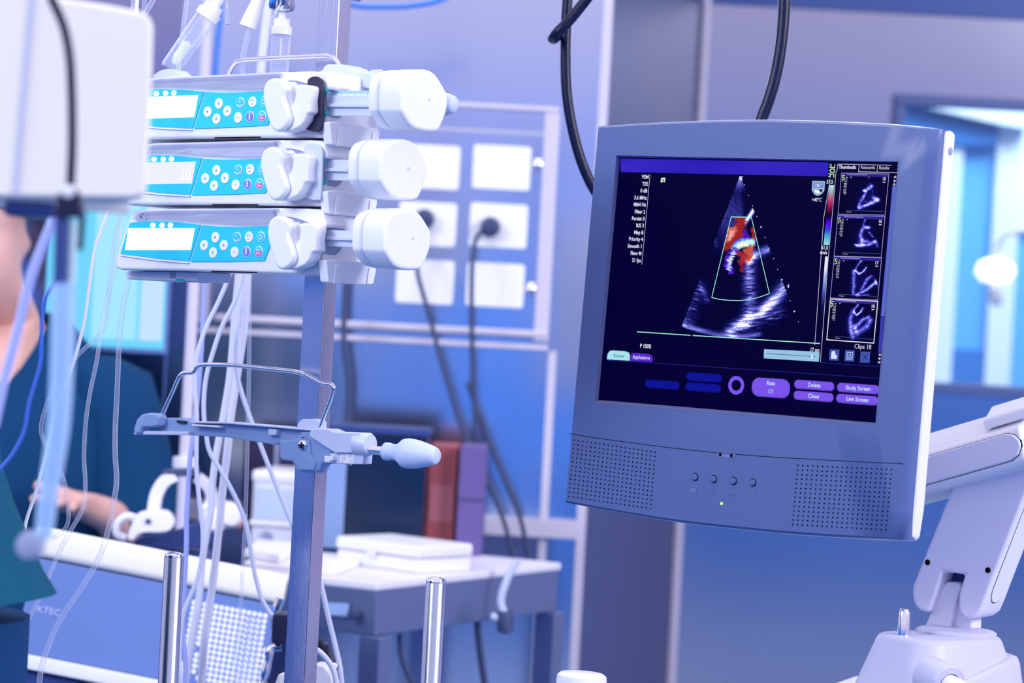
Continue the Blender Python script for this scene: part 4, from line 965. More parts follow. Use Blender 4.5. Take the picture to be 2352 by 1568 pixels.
ncap('clear needle cap slanting below the steel hanger disc', pt(616, 60, 3.15), pt(634, 27, 3.15))
bm = new(); SL = Fr(pt(570, 70, 3.1), (1, 0, 0))
T = thing('tube_sleeve', 'white tapered sleeve at the top edge left of the hanger disc', 'sleeve', SL)
rg = []
for (xa, ya), (xb, yb) in (((550, 55), (588, 70)), ((562, 30), (598, 42)), ((578, 0), (608, 8)), ((598, -50), (622, -45))):
    p, q = SL.h3(xa, ya), SL.h3(xb, yb); m_ = (p + q) / 2; h_ = (q - p) / 2
    rg.append([m_ + h_ * math.cos(t) + Vector((0, 0, .007)) * math.sin(t) for t in (2 * math.pi * i / 20 for i in range(20))])
loft(bm, rg, False, True); obj('sleeve_body', bm, MT['white'], T, 0, 2, 60)
bm = new(); tube(bm, [SL.h3(574, 62), SL.h3(566, 95), SL.h3(559, 125), SL.h3(556, 150), SL.h3(560, 182)], .0030, 12); obj('clear_tube', bm, MT['cleartube'], T)
T = thing('tube_clip', 'pale grey clip lying on the left of the topmost pump under the tilted chamber', 'clip', Fr(pt(385, 178, 3.1), yaw(PYAW)))
f_ = Fr(T.matrix_world.translation, yaw(PYAW))
bm = new(); prism(bm, f_.hits(spoly([(352, 179), (358, 168), (372, 160), (398, 159), (410, 168), (416, 178)], 3)), -.02, 0); obj('clip_body', bm, MT['castlight'], T, .002)
bm = new(); tube(bm, [f_.h3(408, 166, -.006), f_.h3(414, 174, -.006), f_.h3(424, 178, -.006)], .0016, 8); obj('clip_spring', bm, MT['chrome'], T)
bm = new(); TO = pt(815, 2, 3.15)
T = thing('steel_fitting', 'small steel fitting cut by the top edge beside the pole', 'fitting', TO)
bm = new(); lathe(bm, (0, 0, 0), (.2, 0, 1), [(.005, 0), (.0075, .003), (.0075, .014), (.005, .02)], 16); obj('fitting_body', bm, MT['chrome'], T)
bm = new(); tube(bm, [Vector((.002, 0, .01)), Vector((-.01, .012, .014)), Vector((-.02, .02, .016))], .003, 8, 3); obj('fitting_stem', bm, MT['chrome'], T)

# ------------------------------------------------------------------ hoses, tubes and cables
def line(name, label, cat, pts, d, r, m, seg=12, group=None): return hang(name, label, cat, wp(pts, d), r, MT[m], 6, seg, group)
line('white_cable', 'white cable swinging left from the pumps then curling behind the left chrome post', 'cable', [(560, 210), (556, 400), (545, 560), (528, 628), (503, 690), (474, 750), (453, 815), (447, 880), (452, 950), (451, 1040), (452, 1090), (459, 1160), (466, 1230), (461, 1295), (449, 1340), (429, 1387), (417, 1428), (412, 1500), (416, 1590)], 3.28, .0026, 'cablewhite')
line('white_cable', 'white cable crossing diagonally down to the right behind the foot of the pole', 'cable', [(590, 210), (586, 400), (575, 560), (558, 628), (540, 690), (512, 745), (492, 800), (473, 870), (468, 940), (474, 1000), (483, 1040), (510, 1084), (544, 1149), (565, 1203), (575, 1258), (588, 1329), (609, 1390), (650, 1441), (672, 1456)], [3.30, 3.34], .0027, 'cablewhite')
line('white_cable', 'white cable slanting straight to the pole below the empty bracket', 'cable', [(575, 210), (572, 420), (560, 600), (546, 750), (543, 840), (556, 905), (590, 1000), (625, 1090), (665, 1190), (690, 1250)], [3.32, 3.36], .0027, 'cablewhite')
line('milky_hose', 'wide milky hose hanging straight, left one of the pair under the pumps', 'hose', [(574, 210), (568, 400), (556, 560), (548, 628), (538, 740), (528, 860), (512, 960), (497, 1040), (488, 1110), (484, 1176), (466, 1278), (456, 1380), (440, 1470), (424, 1580)], 3.4, .0043, 'wide', 14)
line('milky_hose', 'wide milky hose with bright highlight, right one of the pair under the pumps', 'hose', [(602, 210), (592, 400), (576, 560), (568, 628), (562, 740), (545, 860), (530, 960), (522, 1040), (512, 1120), (505, 1193), (490, 1329), (470, 1465), (462, 1580)], 3.42, .0048, 'wide', 14)
line('clear_tube', 'thin clear tube hanging plumb between the white cables and the pole', 'tube', [(585, 210), (580, 400), (574, 628), (573, 760), (571, 900), (568, 1040), (564, 1180), (559, 1280), (551, 1420), (537, 1590)], 3.26, .0022, 'cleartube')
line('lavender_hose', 'lavender hose hanging straight at the left of the white cables', 'hose', [(492, 210), (482, 400), (470, 628), (466, 750), (455, 900), (441, 1020), (436, 1060), (429, 1180), (428, 1260), (421, 1380), (420, 1450), (426, 1520), (424, 1590)], 3.35, .0030, 'lav')
line('white_tube', 'opaque white tube curving down from the pumps to the teal sleeve', 'tube', [(318, -60), (308, 120), (290, 300), (266, 430), (236, 520), (216, 580), (202, 680), (193, 740), (175, 812), (150, 885), (126, 950), (106, 1040), (82, 1130), (62, 1190), (56, 1225), (62, 1262)], 2.98, .0019, 'milk')
line('clear_tube', 'clear tube looping left in a wide bow beside the hanging pale tube', 'tube', [(335, -60), (326, 120), (312, 300), (292, 440), (262, 560), (252, 650), (248, 700), (242, 740), (228, 768), (170, 825), (130, 880), (104, 940), (94, 985), (104, 1020), (130, 1068), (146, 1100), (155, 1150), (156, 1200), (138, 1225), (122, 1234)], 2.99, .0021, 'cleartube')
line('clear_tube', 'clear tube with small bubbles running down to the left behind the teal sleeve', 'tube', [(308, -60), (300, 150), (288, 350), (274, 520), (262, 625), (244, 700), (232, 760), (222, 830), (207, 900), (197, 970), (193, 1050), (196, 1110), (191, 1165), (160, 1222), (135, 1270), (118, 1310), (100, 1350), (72, 1410), (33, 1475), (20, 1500)], [3.02, 2.9], .0022, 'cleartube')
line('clear_tube', 'thick clear tube sweeping from the lowest pump across the blue cabinet front', 'tube', [(296, 640), (280, 720), (273, 800), (269, 900), (265, 980), (265, 1050), (268, 1100), (262, 1150), (250, 1210), (230, 1275), (190, 1345), (140, 1420), (112, 1480), (94, 1540), (88, 1600)], [3.03, 2.95], .0028, 'cleartube')
line('clear_tube', 'clear tube at the top edge between the casing and the tilted drip chamber', 'tube', [(432, -20), (424, 40), (415, 110), (408, 175)], 3.1, .0024, 'cleartube')
line('clear_tube', 'short clear tube slanting behind the corner of the white casing', 'tube', [(362, -20), (345, 12), (322, 50), (300, 80)], 3.0, .0026, 'cleartube')
line('lavender_tube', 'wide blurred lavender tube slanting down across the person at the left', 'tube', [(150, 440), (116, 520), (70, 640), (40, 760), (8, 880), (-14, 980)], 2.1, .0036, 'lav')
line('blue_cable', 'thin dark blue cable winding down in front of the person at the left', 'cable', [(130, 640), (102, 690), (96, 760), (93, 830), (80, 880), (66, 930), (55, 990), (30, 1040), (6, 1070), (-20, 1100)], 2.55, .0018, 'bluecable')
line('white_cable', 'thick white cable bowing out at the right side of the pole foot', 'cable', [(722, 1300), (738, 1345), (755, 1420), (772, 1490), (782, 1540), (787, 1600)], 3.22, .0030, 'cablewhite')
line('white_cable', 'short white cable arching over the white box at the pole foot', 'cable', [(700, 1482), (728, 1492), (752, 1515), (768, 1545), (776, 1600)], 3.16, .0032, 'cablewhite')
T = thing('black_connector', 'black ribbed cable connector behind the pole foot', 'connector', pt(760, 1510, 3.4)); lc = lambda p: p - T.location
bm = new(); tube(bm, [lc(q) for q in wp([(722, 1472), (738, 1482), (752, 1498)], 3.4)], [.0085, .006, .0085, .006, .0085, .006, .007], 12, 6); obj('strain_relief', bm, MT['black'], T)
bm = new(); tube(bm, [lc(q) for q in wp([(752, 1498), (764, 1525), (770, 1560), (772, 1600)], 3.4)], .0045, 10); obj('cord', bm, MT['black'], T)
# white box at the pole foot
T = thing('foot_box', 'white tapered box at the foot of the steel pole, cut by the bottom edge', 'box', Fr(pt(720, 1640, 3.2), yaw(10)))
f_ = Fr(T.matrix_world.translation, yaw(10))
bm = new(); prism(bm, f_.hits([(698, 1575), (722, 1528), (728, 1520), (752, 1523), (758, 1530), (770, 1545), (790, 1640), (660, 1640)]), -.012, .02); obj('box_body', bm, MT['white'], T, .003)
bm = new(); prism(bm, f_.hits([(612, 1640), (645, 1545), (652, 1545), (650, 1640)]), -.01, .012); obj('side_wing', bm, MT['white'], T, .002)
bm = new(); lathe(bm, f_.h3(768, 1533, .0), (1, 0, 0), [(.005, -.006), (.006, 0), (.004, .004), (0, .005)], 14); obj('screw_cap', bm, MT['chrome'], T)

# chrome posts
def post(label, x, y, r, d, x2):
    p = pt(x, y, d); T = thing('chrome_post', label, 'post', (p.x, p.y, 0), 'polished posts')
    z = p.z
    bm = new(); lathe(bm, (0, 0, 0), (0, 0, 1), [(r, .02), (r, z - .006), (r * .97, z - .0055), (r * .97, z - .0045)], 36); obj('shaft', bm, MT['rod'], T)
    bm = new(); lathe(bm, (0, 0, z - .0045), (0, 0, 1), [(r * .99, 0), (r * .99, .0012), (r * .9, .0030), (r * .5, .0048), (0, .0055)], 36); obj('end_cap', bm, MT['chrome'], T)
    bm = new(); lathe(bm, (0, 0, 0), (0, 0, 1), [(.025, 0), (.025, .012), (r * 1.4, .02), (r * 1.4, .05)], 32); obj('foot', bm, MT['chrome'], T)
post('polished steel post in front of the blue dotted cabinet', 401, 1268, .0106, 3.0, 385)
post('polished steel post in front of the trolley, right of the pole', 1002, 1326, .0106, 2.95, 990)
T = thing('white_canister', 'white rounded canister top cut by the bottom edge below the monitor', 'canister', pt(1330, 1640, 2.95))
bm = new(); lathe(bm, (0, 0, 0), (0.02, 0, 1), [(.0262, 0), (.0262, .036), (.0255, .0405), (.022, .0430), (0, .0435)], 40); obj('cap_body', bm, MT['white'], T)
bm = new(); lathe(bm, (0, 0, -.35), (0.0, 0, 1), [(.012, 0), (.012, .35)], 20); obj('cap_stem', bm, MT['shell'], T)
bm = new(); lathe(bm, (.038, .01, -.005), (0, 0, 1), [(.02, -.02), (.024, .018), (.018, .024), (0, .025)], 24); obj('violet_knob', bm, mat('violet_dark', (.10, .08, .30), .4), T)
# ------------------------------------------------------------------ ultrasound monitor
def cdir(a, b, c): return RGT * a + UPV * b + FWD * c
MF = Fr(pt(1421, 361, 3.09), cdir(.8189, -.0531, -.597), cdir(.0838, .9815, -.011))
MO = thing('ultrasound_monitor', 'slate grey ultrasound monitor showing a heart scan with colour flow', 'monitor', MF)
def resample(p, k):
    p = [Vector((*q, 0)) for q in p]; L = [0]
    for a, b in zip(p, p[1:]): L.append(L[-1] + (b - a).length)
    out = []
    for i in range(k):
        t = L[-1] * i / k; j = max(q for q in range(len(L) - 1) if L[q] <= t + 1e-12)
        f = (t - L[j]) / (L[j + 1] - L[j]); c = p[j].lerp(p[j + 1], f); out.append((c.x, c.y))
    return out
h0 = lambda pts, n=0.0: MF.hits(pts, n)
top = h0([(1370, 288), (1480, 281), (1620, 275), (1760, 273.5), (1900, 277), (2040, 284), (2158, 295)])
rgt = h0([(2158, 295), (2094, 1066), (2079, 1241)]); bot = h0([(2079, 1241), (1933, 1235), (1784, 1224), (1634, 1209), (1522, 1195), (1410, 1176), (1294, 1155)]); lft = h0([(1294, 1155), (1308, 995), (1370, 288)])
inn = h0([(1416, 356), (2064, 371), (2013, 977), (1366, 924)]); SNZ = -.007
lip = h0([(1424, 361.5), (2064, 373), (2011, 970.5), (1374, 918)], SNZ)
K = 14
outer = resample(top, K) + resample(rgt, K) + resample(bot, K) + resample(lft, K)
def off(i, du, dl, dv):
    s, r_ = divmod(i, K); x = y = 0
    if s == 0: y = -dv; x = dl if r_ == 0 else 0
    if s == 1: x = -du; y = -dv if r_ == 0 else 0
    if s == 2: y = dv; x = -du if r_ == 0 else 0
    if s == 3: x = dl; y = dv if r_ == 0 else 0
    return x, y
mid = [(u + off(i, .016, .003, .003)[0], v + off(i, .016, .003, .003)[1]) for i, (u, v) in enumerate(outer)]
mid1 = [(u + off(i, .006, .001, .001)[0], v + off(i, .006, .001, .001)[1]) for i, (u, v) in enumerate(outer)]
inner = []; liploop = []
for s in range(4): inner += resample([inn[s], inn[(s + 1) % 4]], K); liploop += resample([lip[s], lip[(s + 1) % 4]], K)
bm = new()
def loop(pts, n): return [bm.verts.new((u, v, n)) for u, v in pts]
LP = [loop(outer, -.020), loop(outer, -.009), loop(mid1, -.0028), loop(mid, 0), loop(inner, 0)]
for A_, B_ in zip(LP, LP[1:]):
    for i in range(4 * K): bm.faces.new((A_[i], A_[(i + 1) % (4 * K)], B_[(i + 1) % (4 * K)], B_[i]))
obj('bezel', bm, MT['bezel'], MO, 0, 2, 50)
bm = new(); LP = [loop(inner, .0003), loop([(a + (c - a) * .12, b + (d - b) * .12) for (a, b), (c, d) in zip(inner, liploop)], .0003), loop(liploop, SNZ), loop(liploop, SNZ - .006)]
for A_, B_ in zip(LP, LP[1:]):
    for i in range(4 * K): bm.faces.new((A_[i], A_[(i + 1) % (4 * K)], B_[(i + 1) % (4 * K)], B_[i]))
obj('screen_lip', bm, MT['bezel2'], MO, 0, 2, 60)
sh_ = [(u + (.0025 if s == 1 or (s == 2 and False) else (-.001 if s == 3 else 0)), v + (.0012 if s == 0 else (-.0012 if s == 2 else 0))) for s in range(4) for (u, v) in outer[s * K:(s + 1) * K]]
bm = new(); prism(bm, sh_, -.034, -.0105); bs = obj('back_shell', bm, MT['shell'], MO, .006, 4)
cu, cv_ = MF.hit(1740, 740)
bm = new(); box(bm, cu - .12, cu + .12, cv_ - .14, cv_ + .12, -.075, -.034); obj('rear_hump', bm, MT['shell'], bs, .015, 3)
n, v = MF.uhit(2172, 345, sh_[K][0]); 
bm = new(); lathe(bm, (sh_[K][0] - .0015, v, -.022), (1, 0, 0), [(.004, 0), (.004, .002), (.003, .0021)], 16, 1.0); obj('side_recess', bm, MT['dim'], bs)

E_UI = {}
def em(c, k=1.0):
    key = (c, k)
    if key not in E_UI: E_UI[key] = emit('screen_%02x%02x%02x' % c, c, k, (0, 0, 0))
    return E_UI[key]
bm = new(); vs = [bm.verts.new((*q, SNZ - .0002)) for q in h0([(1420, 357), (2070, 369), (2016, 976), (1368, 924)], SNZ)]; bm.faces.new(vs)
SCR = obj('screen', bm, emit('screen_navy', (3, 1, 50), 1.0, (.0, .0, .001)), MO)
def sp(px, py, k=0): u, v = MF.hit(px, py, SNZ); return Vector((u, v, SNZ + .00005 * k))
PM = (MF.hit(1700, 600, SNZ)[1] - MF.hit(1700, 700, SNZ)[1]) / 100      # metres per photograph pixel on the screen
def quadpx(bm, pts, k=1): bm.faces.new([bm.verts.new(sp(x, y, k)) for x, y in pts])
def stroke(bm, pts, w, k=2, closed=False):
    P = [sp(x, y, k) for x, y in pts]
    if closed: P.append(P[0])
    for a, b in zip(P, P[1:]):
        d = (b - a).normalized(); s = Vector((-d.y, d.x, 0)) * w * PM / 2; e = d * w * PM * .3
        bm.faces.new([bm.verts.new(q) for q in (a - e - s, b + e - s, b + e + s, a - e + s)])
def pill(bm, px, py, w, h, k=1, r=None):
    c = sp(px, py, k); hw = w / .822 * PM / 2; hh = h * PM / 2; r = min(hh, hw) * .98 if r is None else r * PM
    bm.faces.new([bm.verts.new((x, y, c.z)) for x, y in rrect(c.x - hw, c.x + hw, c.y - hh, c.y + hh, r, 6)])
def txt(bm, s, px, py, h, align='LEFT', sx=.86, bold=.02, k=4):
    c = sp(px, py, k); text_into(bm, s, c.x, c.y, h * PM, c.z, align, sx, bold)
def paint(name, TL, TR, BR, BL, nx, ny, fn, k=2, parent=None):
    """a block of screen pixels: fn(S, T) gives an (ny, nx, 3) sRGB array; cells the function marks NaN stay empty"""
    a, b, c, d = [sp(*q, k) for q in (TL, TR, BR, BL)]
    S, T = np.meshgrid((np.arange(nx) + .5) / nx, (np.arange(ny) + .5) / ny)
    img = fn(S, T)
    U_, V_ = np.meshgrid(np.arange(nx + 1) / nx, np.arange(ny + 1) / ny)
    A = lambda p: np.array(p)[None, None, :]
    G = A(a) * ((1 - U_) * (1 - V_))[..., None] + A(b) * (U_ * (1 - V_))[..., None] + A(c) * (U_ * V_)[..., None] + A(d) * ((1 - U_) * V_)[..., None]
    idx = np.arange((nx + 1) * (ny + 1)).reshape(ny + 1, nx + 1)
    F4 = np.stack([idx[1:, :-1], idx[1:, 1:], idx[:-1, 1:], idx[:-1, :-1]], -1)
    keep = ~np.isnan(img[..., 0])
    F4 = F4[keep]; colr = np.clip(img[keep], 0, 255) / 255
    L_ = np.where(colr <= .04045, colr / 12.92, ((colr + .055) / 1.055) ** 2.4)
    used, inv = np.unique(F4, return_inverse=True); F4 = inv.reshape(-1, 4)
    me = bpy.data.meshes.new(name); me.from_pydata(G.reshape(-1, 3)[used].tolist(), [], F4.tolist())
    ca = me.color_attributes.new('Col', 'FLOAT_COLOR', 'CORNER')
    ca.data.foreach_set('color', np.repeat(np.concatenate([L_, np.ones((len(L_), 1))], 1), 4, axis=0).astype(np.float32).ravel())
    me.materials.append(MT['paint']); o = bpy.data.objects.new(name, me); COL.objects.link(o); o.parent = parent or SCR
    return o
MT['paint'] = emit_attr('screen_pixels')
def hash2(ix, iy, s):
    h = (ix.astype(np.int64) * 374761393 + iy.astype(np.int64) * 668265263 + s * 1274126177) & 0xffffffff
    h = ((h ^ (h >> 13)) * 1103515245) & 0xffffffff
    return ((h ^ (h >> 16)) & 0xffff) / 65535.0
def vnoise(x, y, s=0):
    ix = np.floor(x); iy = np.floor(y); fx = x - ix; fy = y - iy; fx = fx * fx * (3 - 2 * fx); fy = fy * fy * (3 - 2 * fy)
    a, b, c, d = hash2(ix, iy, s), hash2(ix + 1, iy, s), hash2(ix, iy + 1, s), hash2(ix + 1, iy + 1, s)
    return (a * (1 - fx) + b * fx) * (1 - fy) + (c * (1 - fx) + d * fx) * fy
def seg(X, Y, pts, w):
    """soft distance falloff to a polyline"""
    D = np.full(X.shape, 1e9)
    for (x0, y0), (x1, y1) in zip(pts, pts[1:]):
        dx, dy = x1 - x0, y1 - y0; t = np.clip(((X - x0) * dx + (Y - y0) * dy) / (dx * dx + dy * dy + 1e-9), 0, 1)
        D = np.minimum(D, np.hypot(X - x0 - t * dx, Y - y0 - t * dy))
    return np.exp(-(D / w) ** 2)
def inside(X, Y, poly):
    r = np.zeros(X.shape, bool); n = len(poly)
    for i in range(n):
        (x0, y0), (x1, y1) = poly[i], poly[(i + 1) % n]
        c = ((y0 > Y) != (y1 > Y)) & (X < (x1 - x0) * (Y - y0) / (y1 - y0 + 1e-12) + x0); r ^= c
    return r
def sector(S, T):
    # photograph pixel coordinates of every cell
    X = (1555 + S * 275) ; Y = (400 + T * 382) + (S - .5) * 4
    ax_, ay_ = 1702, 404
    rr_ = np.hypot(X - ax_, Y - ay_); th = np.arctan2(X - ax_, Y - ay_)
    fine = vnoise(X / 1.7, Y / 1.7, 9)
    ok = (np.abs(th) < .375) & (rr_ < 372)
    streak = vnoise(rr_ / 2.2, th * 24, 3) * .4 + vnoise(rr_ / 3.6, th * 15, 5) * .4 + fine * .2
    I = .0 * np.ones_like(X)
    spk = np.exp(-((rr_ - 92) / 58) ** 2) * np.clip((.16 - th) * 6, 0, 1)
    I += spk * (.10 + .30 * fine)
    I += np.exp(-(rr_ / 9) ** 2) * 1.0 + np.exp(-((rr_ - 16) / 14) ** 2) * .4
    I += seg(X, Y, [(1733, 482), (1724, 496), (1713, 511)], 4.5) * 1.2
    I += seg(X, Y, [(1722, 598), (1738, 586), (1768, 571)], 9) * (.25 + .7 * streak)
    I += seg(X, Y, [(1724, 590), (1722, 640), (1726, 690), (1718, 735)], 13) * np.clip(streak * 1.6 - .25, 0, 1) * .9
    I += seg(X, Y, [(1808, 650), (1780, 692), (1755, 715), (1720, 738), (1680, 762)], 13) * np.clip(streak * 1.45 - .08, 0, 1.1)
    I += seg(X, Y, [(1775, 690), (1752, 715)], 10) * .5
    I += seg(X, Y, [(1572, 745), (1605, 758), (1650, 770), (1700, 774), (1745, 769)], 6.5) * (.15 + .7 * streak)
    I += seg(X, Y, [(1606, 660), (1590, 705), (1578, 742)], 15) * np.clip(streak * 1.8 - .6, 0, 1) * .7
    I += seg(X, Y, [(1612, 660), (1625, 690)], 7) * streak * .5
    I += seg(X, Y, [(1690, 745), (1740, 740), (1790, 722)], 14) * np.clip(streak * 1.5 - .55, 0, 1) * .8
    I += seg(X, Y, [(1645, 552), (1648, 566)], 4) * .35 * fine
    I = np.clip(I, 0, 1.15)
    C = np.stack([3 + 236 * I ** 1.25, 1 + 238 * I ** 1.2, 50 + 205 * np.clip(I * 1.4, 0, 1) ** .85], -1)
    # colour flow box
    bx = inside(X, Y, [(1680, 498), (1726, 499), (1767, 674), (1700, 690), (1635, 683)])
    def blend(m, c): 
        m = np.clip(m, 0, 1)[..., None]; return C * (1 - m) + np.array(c) * m
    blk = vnoise(X / 4.2, Y / 3.6, 21); blk2 = vnoise(X / 2.4, Y / 1.9, 33); str_ = vnoise(X / 5.5, Y / 2.3, 44)
    def flow(mask, nz, gain, thr, c, k=1.0):
        nonlocal C
        C = blend(np.clip(mask * (.35 + 1.3 * nz) * gain - thr, 0, 1) * bx * k, c)
    flow(seg(X, Y, [(1704, 504), (1699, 525), (1684, 545), (1672, 564)], 13) + seg(X, Y, [(1688, 540), (1712, 542)], 10), blk, 2.4, .55, (158, 34, 38))
    flow(seg(X, Y, [(1676, 530), (1688, 528), (1672, 552)], 9), blk, 1.2, .25, (214, 110, 96))
    flow(seg(X, Y, [(1684, 534), (1677, 546)], 6), blk, 1.2, .2, (244, 168, 150))
    flow(seg(X, Y, [(1731, 528), (1735, 548)], 6), blk, 2, .6, (176, 40, 40))
    flow(seg(X, Y, [(1716, 578), (1728, 566), (1722, 590), (1706, 600)], 10), blk2, 2.3, .7, (206, 84, 62))
    flow(seg(X, Y, [(1692, 578), (1714, 590), (1708, 602)], 9), blk2, 2.2, .8, (176, 40, 46))
    flow(seg(X, Y, [(1713, 532), (1721, 548)], 5) + seg(X, Y, [(1690, 562), (1700, 552), (1714, 546)], 6), blk2, 2.6, .6, (74, 18, 190))
    flow(seg(X, Y, [(1690, 568), (1704, 558), (1728, 556)], 10), blk2, 2.3, .55, (120, 170, 235))
    flow(seg(X, Y, [(1694, 568), (1708, 560), (1727, 557)], 7), blk2, 2.6, .5, (205, 248, 240))
    flow(seg(X, Y, [(1700, 562), (1716, 562)], 5), blk2, 2.2, .3, (240, 255, 236))
    flow(seg(X, Y, [(1690, 576), (1676, 592), (1673, 610), (1680, 622)], 10), str_, 2.8, 1.15, (84, 30, 215))
    flow(seg(X, Y, [(1688, 582), (1678, 598), (1677, 618)], 8), vnoise(X / 6, Y / 2.2, 55), 2.8, 1.35, (200, 215, 255))
    flow(seg(X, Y, [(1700, 600), (1708, 606), (1706, 622)], 6), blk2, 2.2, 1.0, (160, 26, 48))
    C[~ok] = np.nan
    return C
paint('ultrasound_image', (1555, 398), (1830, 402), (1830, 784), (1555, 780), 210, 292, sector)
def grad(stops):
    def f(S, T):
        xs = [s[0] for s in stops]; return np.stack([np.interp(T, xs, [s[1][i] for s in stops]) for i in range(3)], -1)
    return f
paint('flow_scale', (1905, 425), (1916, 425), (1904, 562.5), (1891.5, 562.5), 1, 60, grad([(0, (190, 225, 215)), (.10, (150, 190, 190)), (.22, (190, 90, 120)), (.32, (175, 30, 85)), (.42, (90, 5, 50)), (.5, (10, 0, 20)), (.54, (14, 0, 90)), (.64, (85, 0, 250)), (.74, (60, 60, 220)), (.85, (70, 170, 215)), (1, (160, 225, 215))]))
paint('grey_scale', (1895.5, 589), (1902, 589), (1890, 728), (1884, 728), 1, 60, grad([(0, (240, 242, 240)), (.2, (225, 228, 245)), (.45, (130, 150, 225)), (.65, (50, 70, 170)), (.85, (8, 12, 80)), (1, (4, 3, 42))]))
def bar(S, T):
    w = .5 + .5 * np.sin(S * 9 + 1) * .5 + vnoise(S * 5, T * 2, 4) * .3
    return np.stack([34 + 22 * w, 24 + 14 * w, 172 + 24 * w], -1)
paint('header_bar', (1425.5, 364), (1903, 373), (1901, 405), (1425.5, 395), 60, 4, bar)

bm = new()
for s_, x, y in (('V5M', 1490, 410.4), ('TEE', 1488.4, 426.3), ('0 dB', 1486.7, 442), ('3.6 MHz', 1485.3, 458.4), ('4864 Hz', 1483.7, 474), ('Filter 2', 1482, 490.4), ('Persist 0', 1480.6, 506.3), ('R/S 3', 1479, 522), ('Map B', 1477.8, 538), ('Priority 4', 1477, 553.5), ('Smooth 1', 1475, 569.6), ('Flow M', 1473.5, 586), ('21 fps', 1472, 602)):
    txt(bm, s_, x, y, 8.7, 'RIGHT', .84, .04)
obj('parameter_text', bm, em((216, 222, 240)), SCR); bm = new()
txt(bm, 'P 100%', 1470, 798, 9.2, 'LEFT', .80, .04)
txt(bm, '17 cm', 1882, 808, 8.6, 'RIGHT', .80, .04); txt(bm, '<40°C', 1876, 462.5, 8, 'CENTER', .85, .025)
obj('depth_text', bm, em((216, 222, 240)), SCR); bm = new()
txt(bm, '51.5', 1906, 421.5, 8.2, 'CENTER', .85, .04); obj('upper_scale_text', bm, em((216, 222, 240)), SCR); bm = new()
txt(bm, '51.5', 1894, 572.5, 8.2, 'CENTER', .85, .04); txt(bm, 'cm/s', 1891.5, 583.5, 8.2, 'CENTER', .85, .04)
obj('scale_text', bm, em((216, 222, 240)), SCR); bm = new()
txt(bm, 'Thumbnails', 1926.5, 387, 7.6, 'LEFT', .88, .045); txt(bm, 'Patientinfo', 1977, 388, 7.4, 'LEFT', .80, .0); txt(bm, 'Results', 2019, 388.6, 7.4, 'LEFT', .84, 0)
txt(bm, 'Clips 18', 1962, 799.5, 10, 'LEFT', .92, 0)
obj('tab_text', bm, em((216, 222, 240)), SCR)
bm = new(); stroke(bm, [(1493.2, 400), (1474.3, 607)], 1.1)
stroke(bm, [(1907, 411), (1892, 500), (1871.5, 792)], 1.2); stroke(bm, [(1920.5, 394), (1902, 600), (1884.5, 831)], 1.2)
stroke(bm, [(1920.5, 394), (1922.8, 392), (1924.6, 376.8), (1972, 377.6)], 1.3); stroke(bm, [(1973.8, 377.8), (2014, 378.6)], 1.3); stroke(bm, [(1973.8, 377.8), (1971.8, 394.3), (2061, 396.4)], 1.3); stroke(bm, [(2016, 378.8), (2047, 379.4)], 1.2); stroke(bm, [(2016, 378.8), (2014.5, 395)], 1.1)
obj('divider_lines', bm, em((200, 195, 235)), SCR)
bm = new(); stroke(bm, [(1463.6, 761.7), (1585.6, 769.8)], 1.9); stroke(bm, [(1591.4, 770.2), (1883, 788.6)], 1.9)
stroke(bm, [(1679.5, 498), (1726, 498.8)], 1.7, 4); stroke(bm, [(1726, 498.8), (1767.5, 674)], 1.6, 4)
stroke(bm, [(1679.5, 498), (1635, 683)], 1.6, 4); stroke(bm, [(1635, 683), (1651, 687), (1675, 689.6), (1700, 690), (1722, 687.5), (1745, 682), (1767.5, 674)], 1.6, 4)
obj('region_outline', bm, em((170, 250, 225)), SCR)
bm = new()
for i in range(14):
    x = 1702 + 8 + i * 9.55; y = 404 + 20.5 + i * 24.2
    if i in (3, 8, 13 - 0): pass
    r_ = 2.4 if i in (4, 9) else 1.3
    if i in (12,): r_ = 2.4
    c = sp(x, y, 4); bm.faces.new([bm.verts.new((c.x + r_ * 1.15 * PM * math.cos(a), c.y + r_ * PM * math.sin(a), c.z)) for a in (0, math.pi / 2, math.pi, 3 * math.pi / 2)])
quadpx(bm, [(1808, 657), (1813, 652), (1811.5, 662)], 4)
quadpx(bm, [(1697, 405), (1707, 405), (1703.6, 409), (1706, 414), (1699, 414), (1701, 409)], 4)
obj('depth_marks', bm, em((205, 215, 245)), SCR)
# small emblem, shield icon, vertical emblem beside the tabs
bm = new(); quadpx(bm, [(1519, 408), (1528.5, 408), (1527.5, 418.5), (1517, 418.5)], 2); obj('corner_emblem', bm, em((205, 232, 205)), SCR)
bm = new(); quadpx(bm, [(1521, 412.5), (1526, 412.5), (1525.3, 418.6), (1523.6, 418.6), (1524, 414.5), (1520.8, 414.5)], 3); obj('emblem_mark', bm, em((20, 30, 60)), SCR)
bm = new(); quadpx(bm, [(1866, 415.3), (1895, 416), (1893.5, 438), (1887, 446), (1878, 450), (1870, 446), (1864.5, 436)], 2); obj('shield_icon', bm, em((150, 190, 225)), SCR)
bm = new(); quadpx(bm, [(1868.5, 418.5), (1892.5, 419), (1891.5, 432), (1867, 431.5)], 3); obj('shield_field', bm, em((120, 140, 215)), SCR)
bm = new(); quadpx(bm, [(1868, 434), (1890.5, 435), (1886, 442.5), (1878, 446), (1871, 442.5)], 3); obj('shield_base', bm, em((12, 12, 80)), SCR)
bm = new(); quadpx(bm, [(1869, 435), (1880, 435.5), (1885.5, 442), (1878, 445.6), (1872, 442)], 4); txt(bm, '145 °', 1880, 429, 7.2, 'CENTER', .8, .01, 5); obj('shield_text', bm, em((240, 244, 250)), SCR)
bm = new()
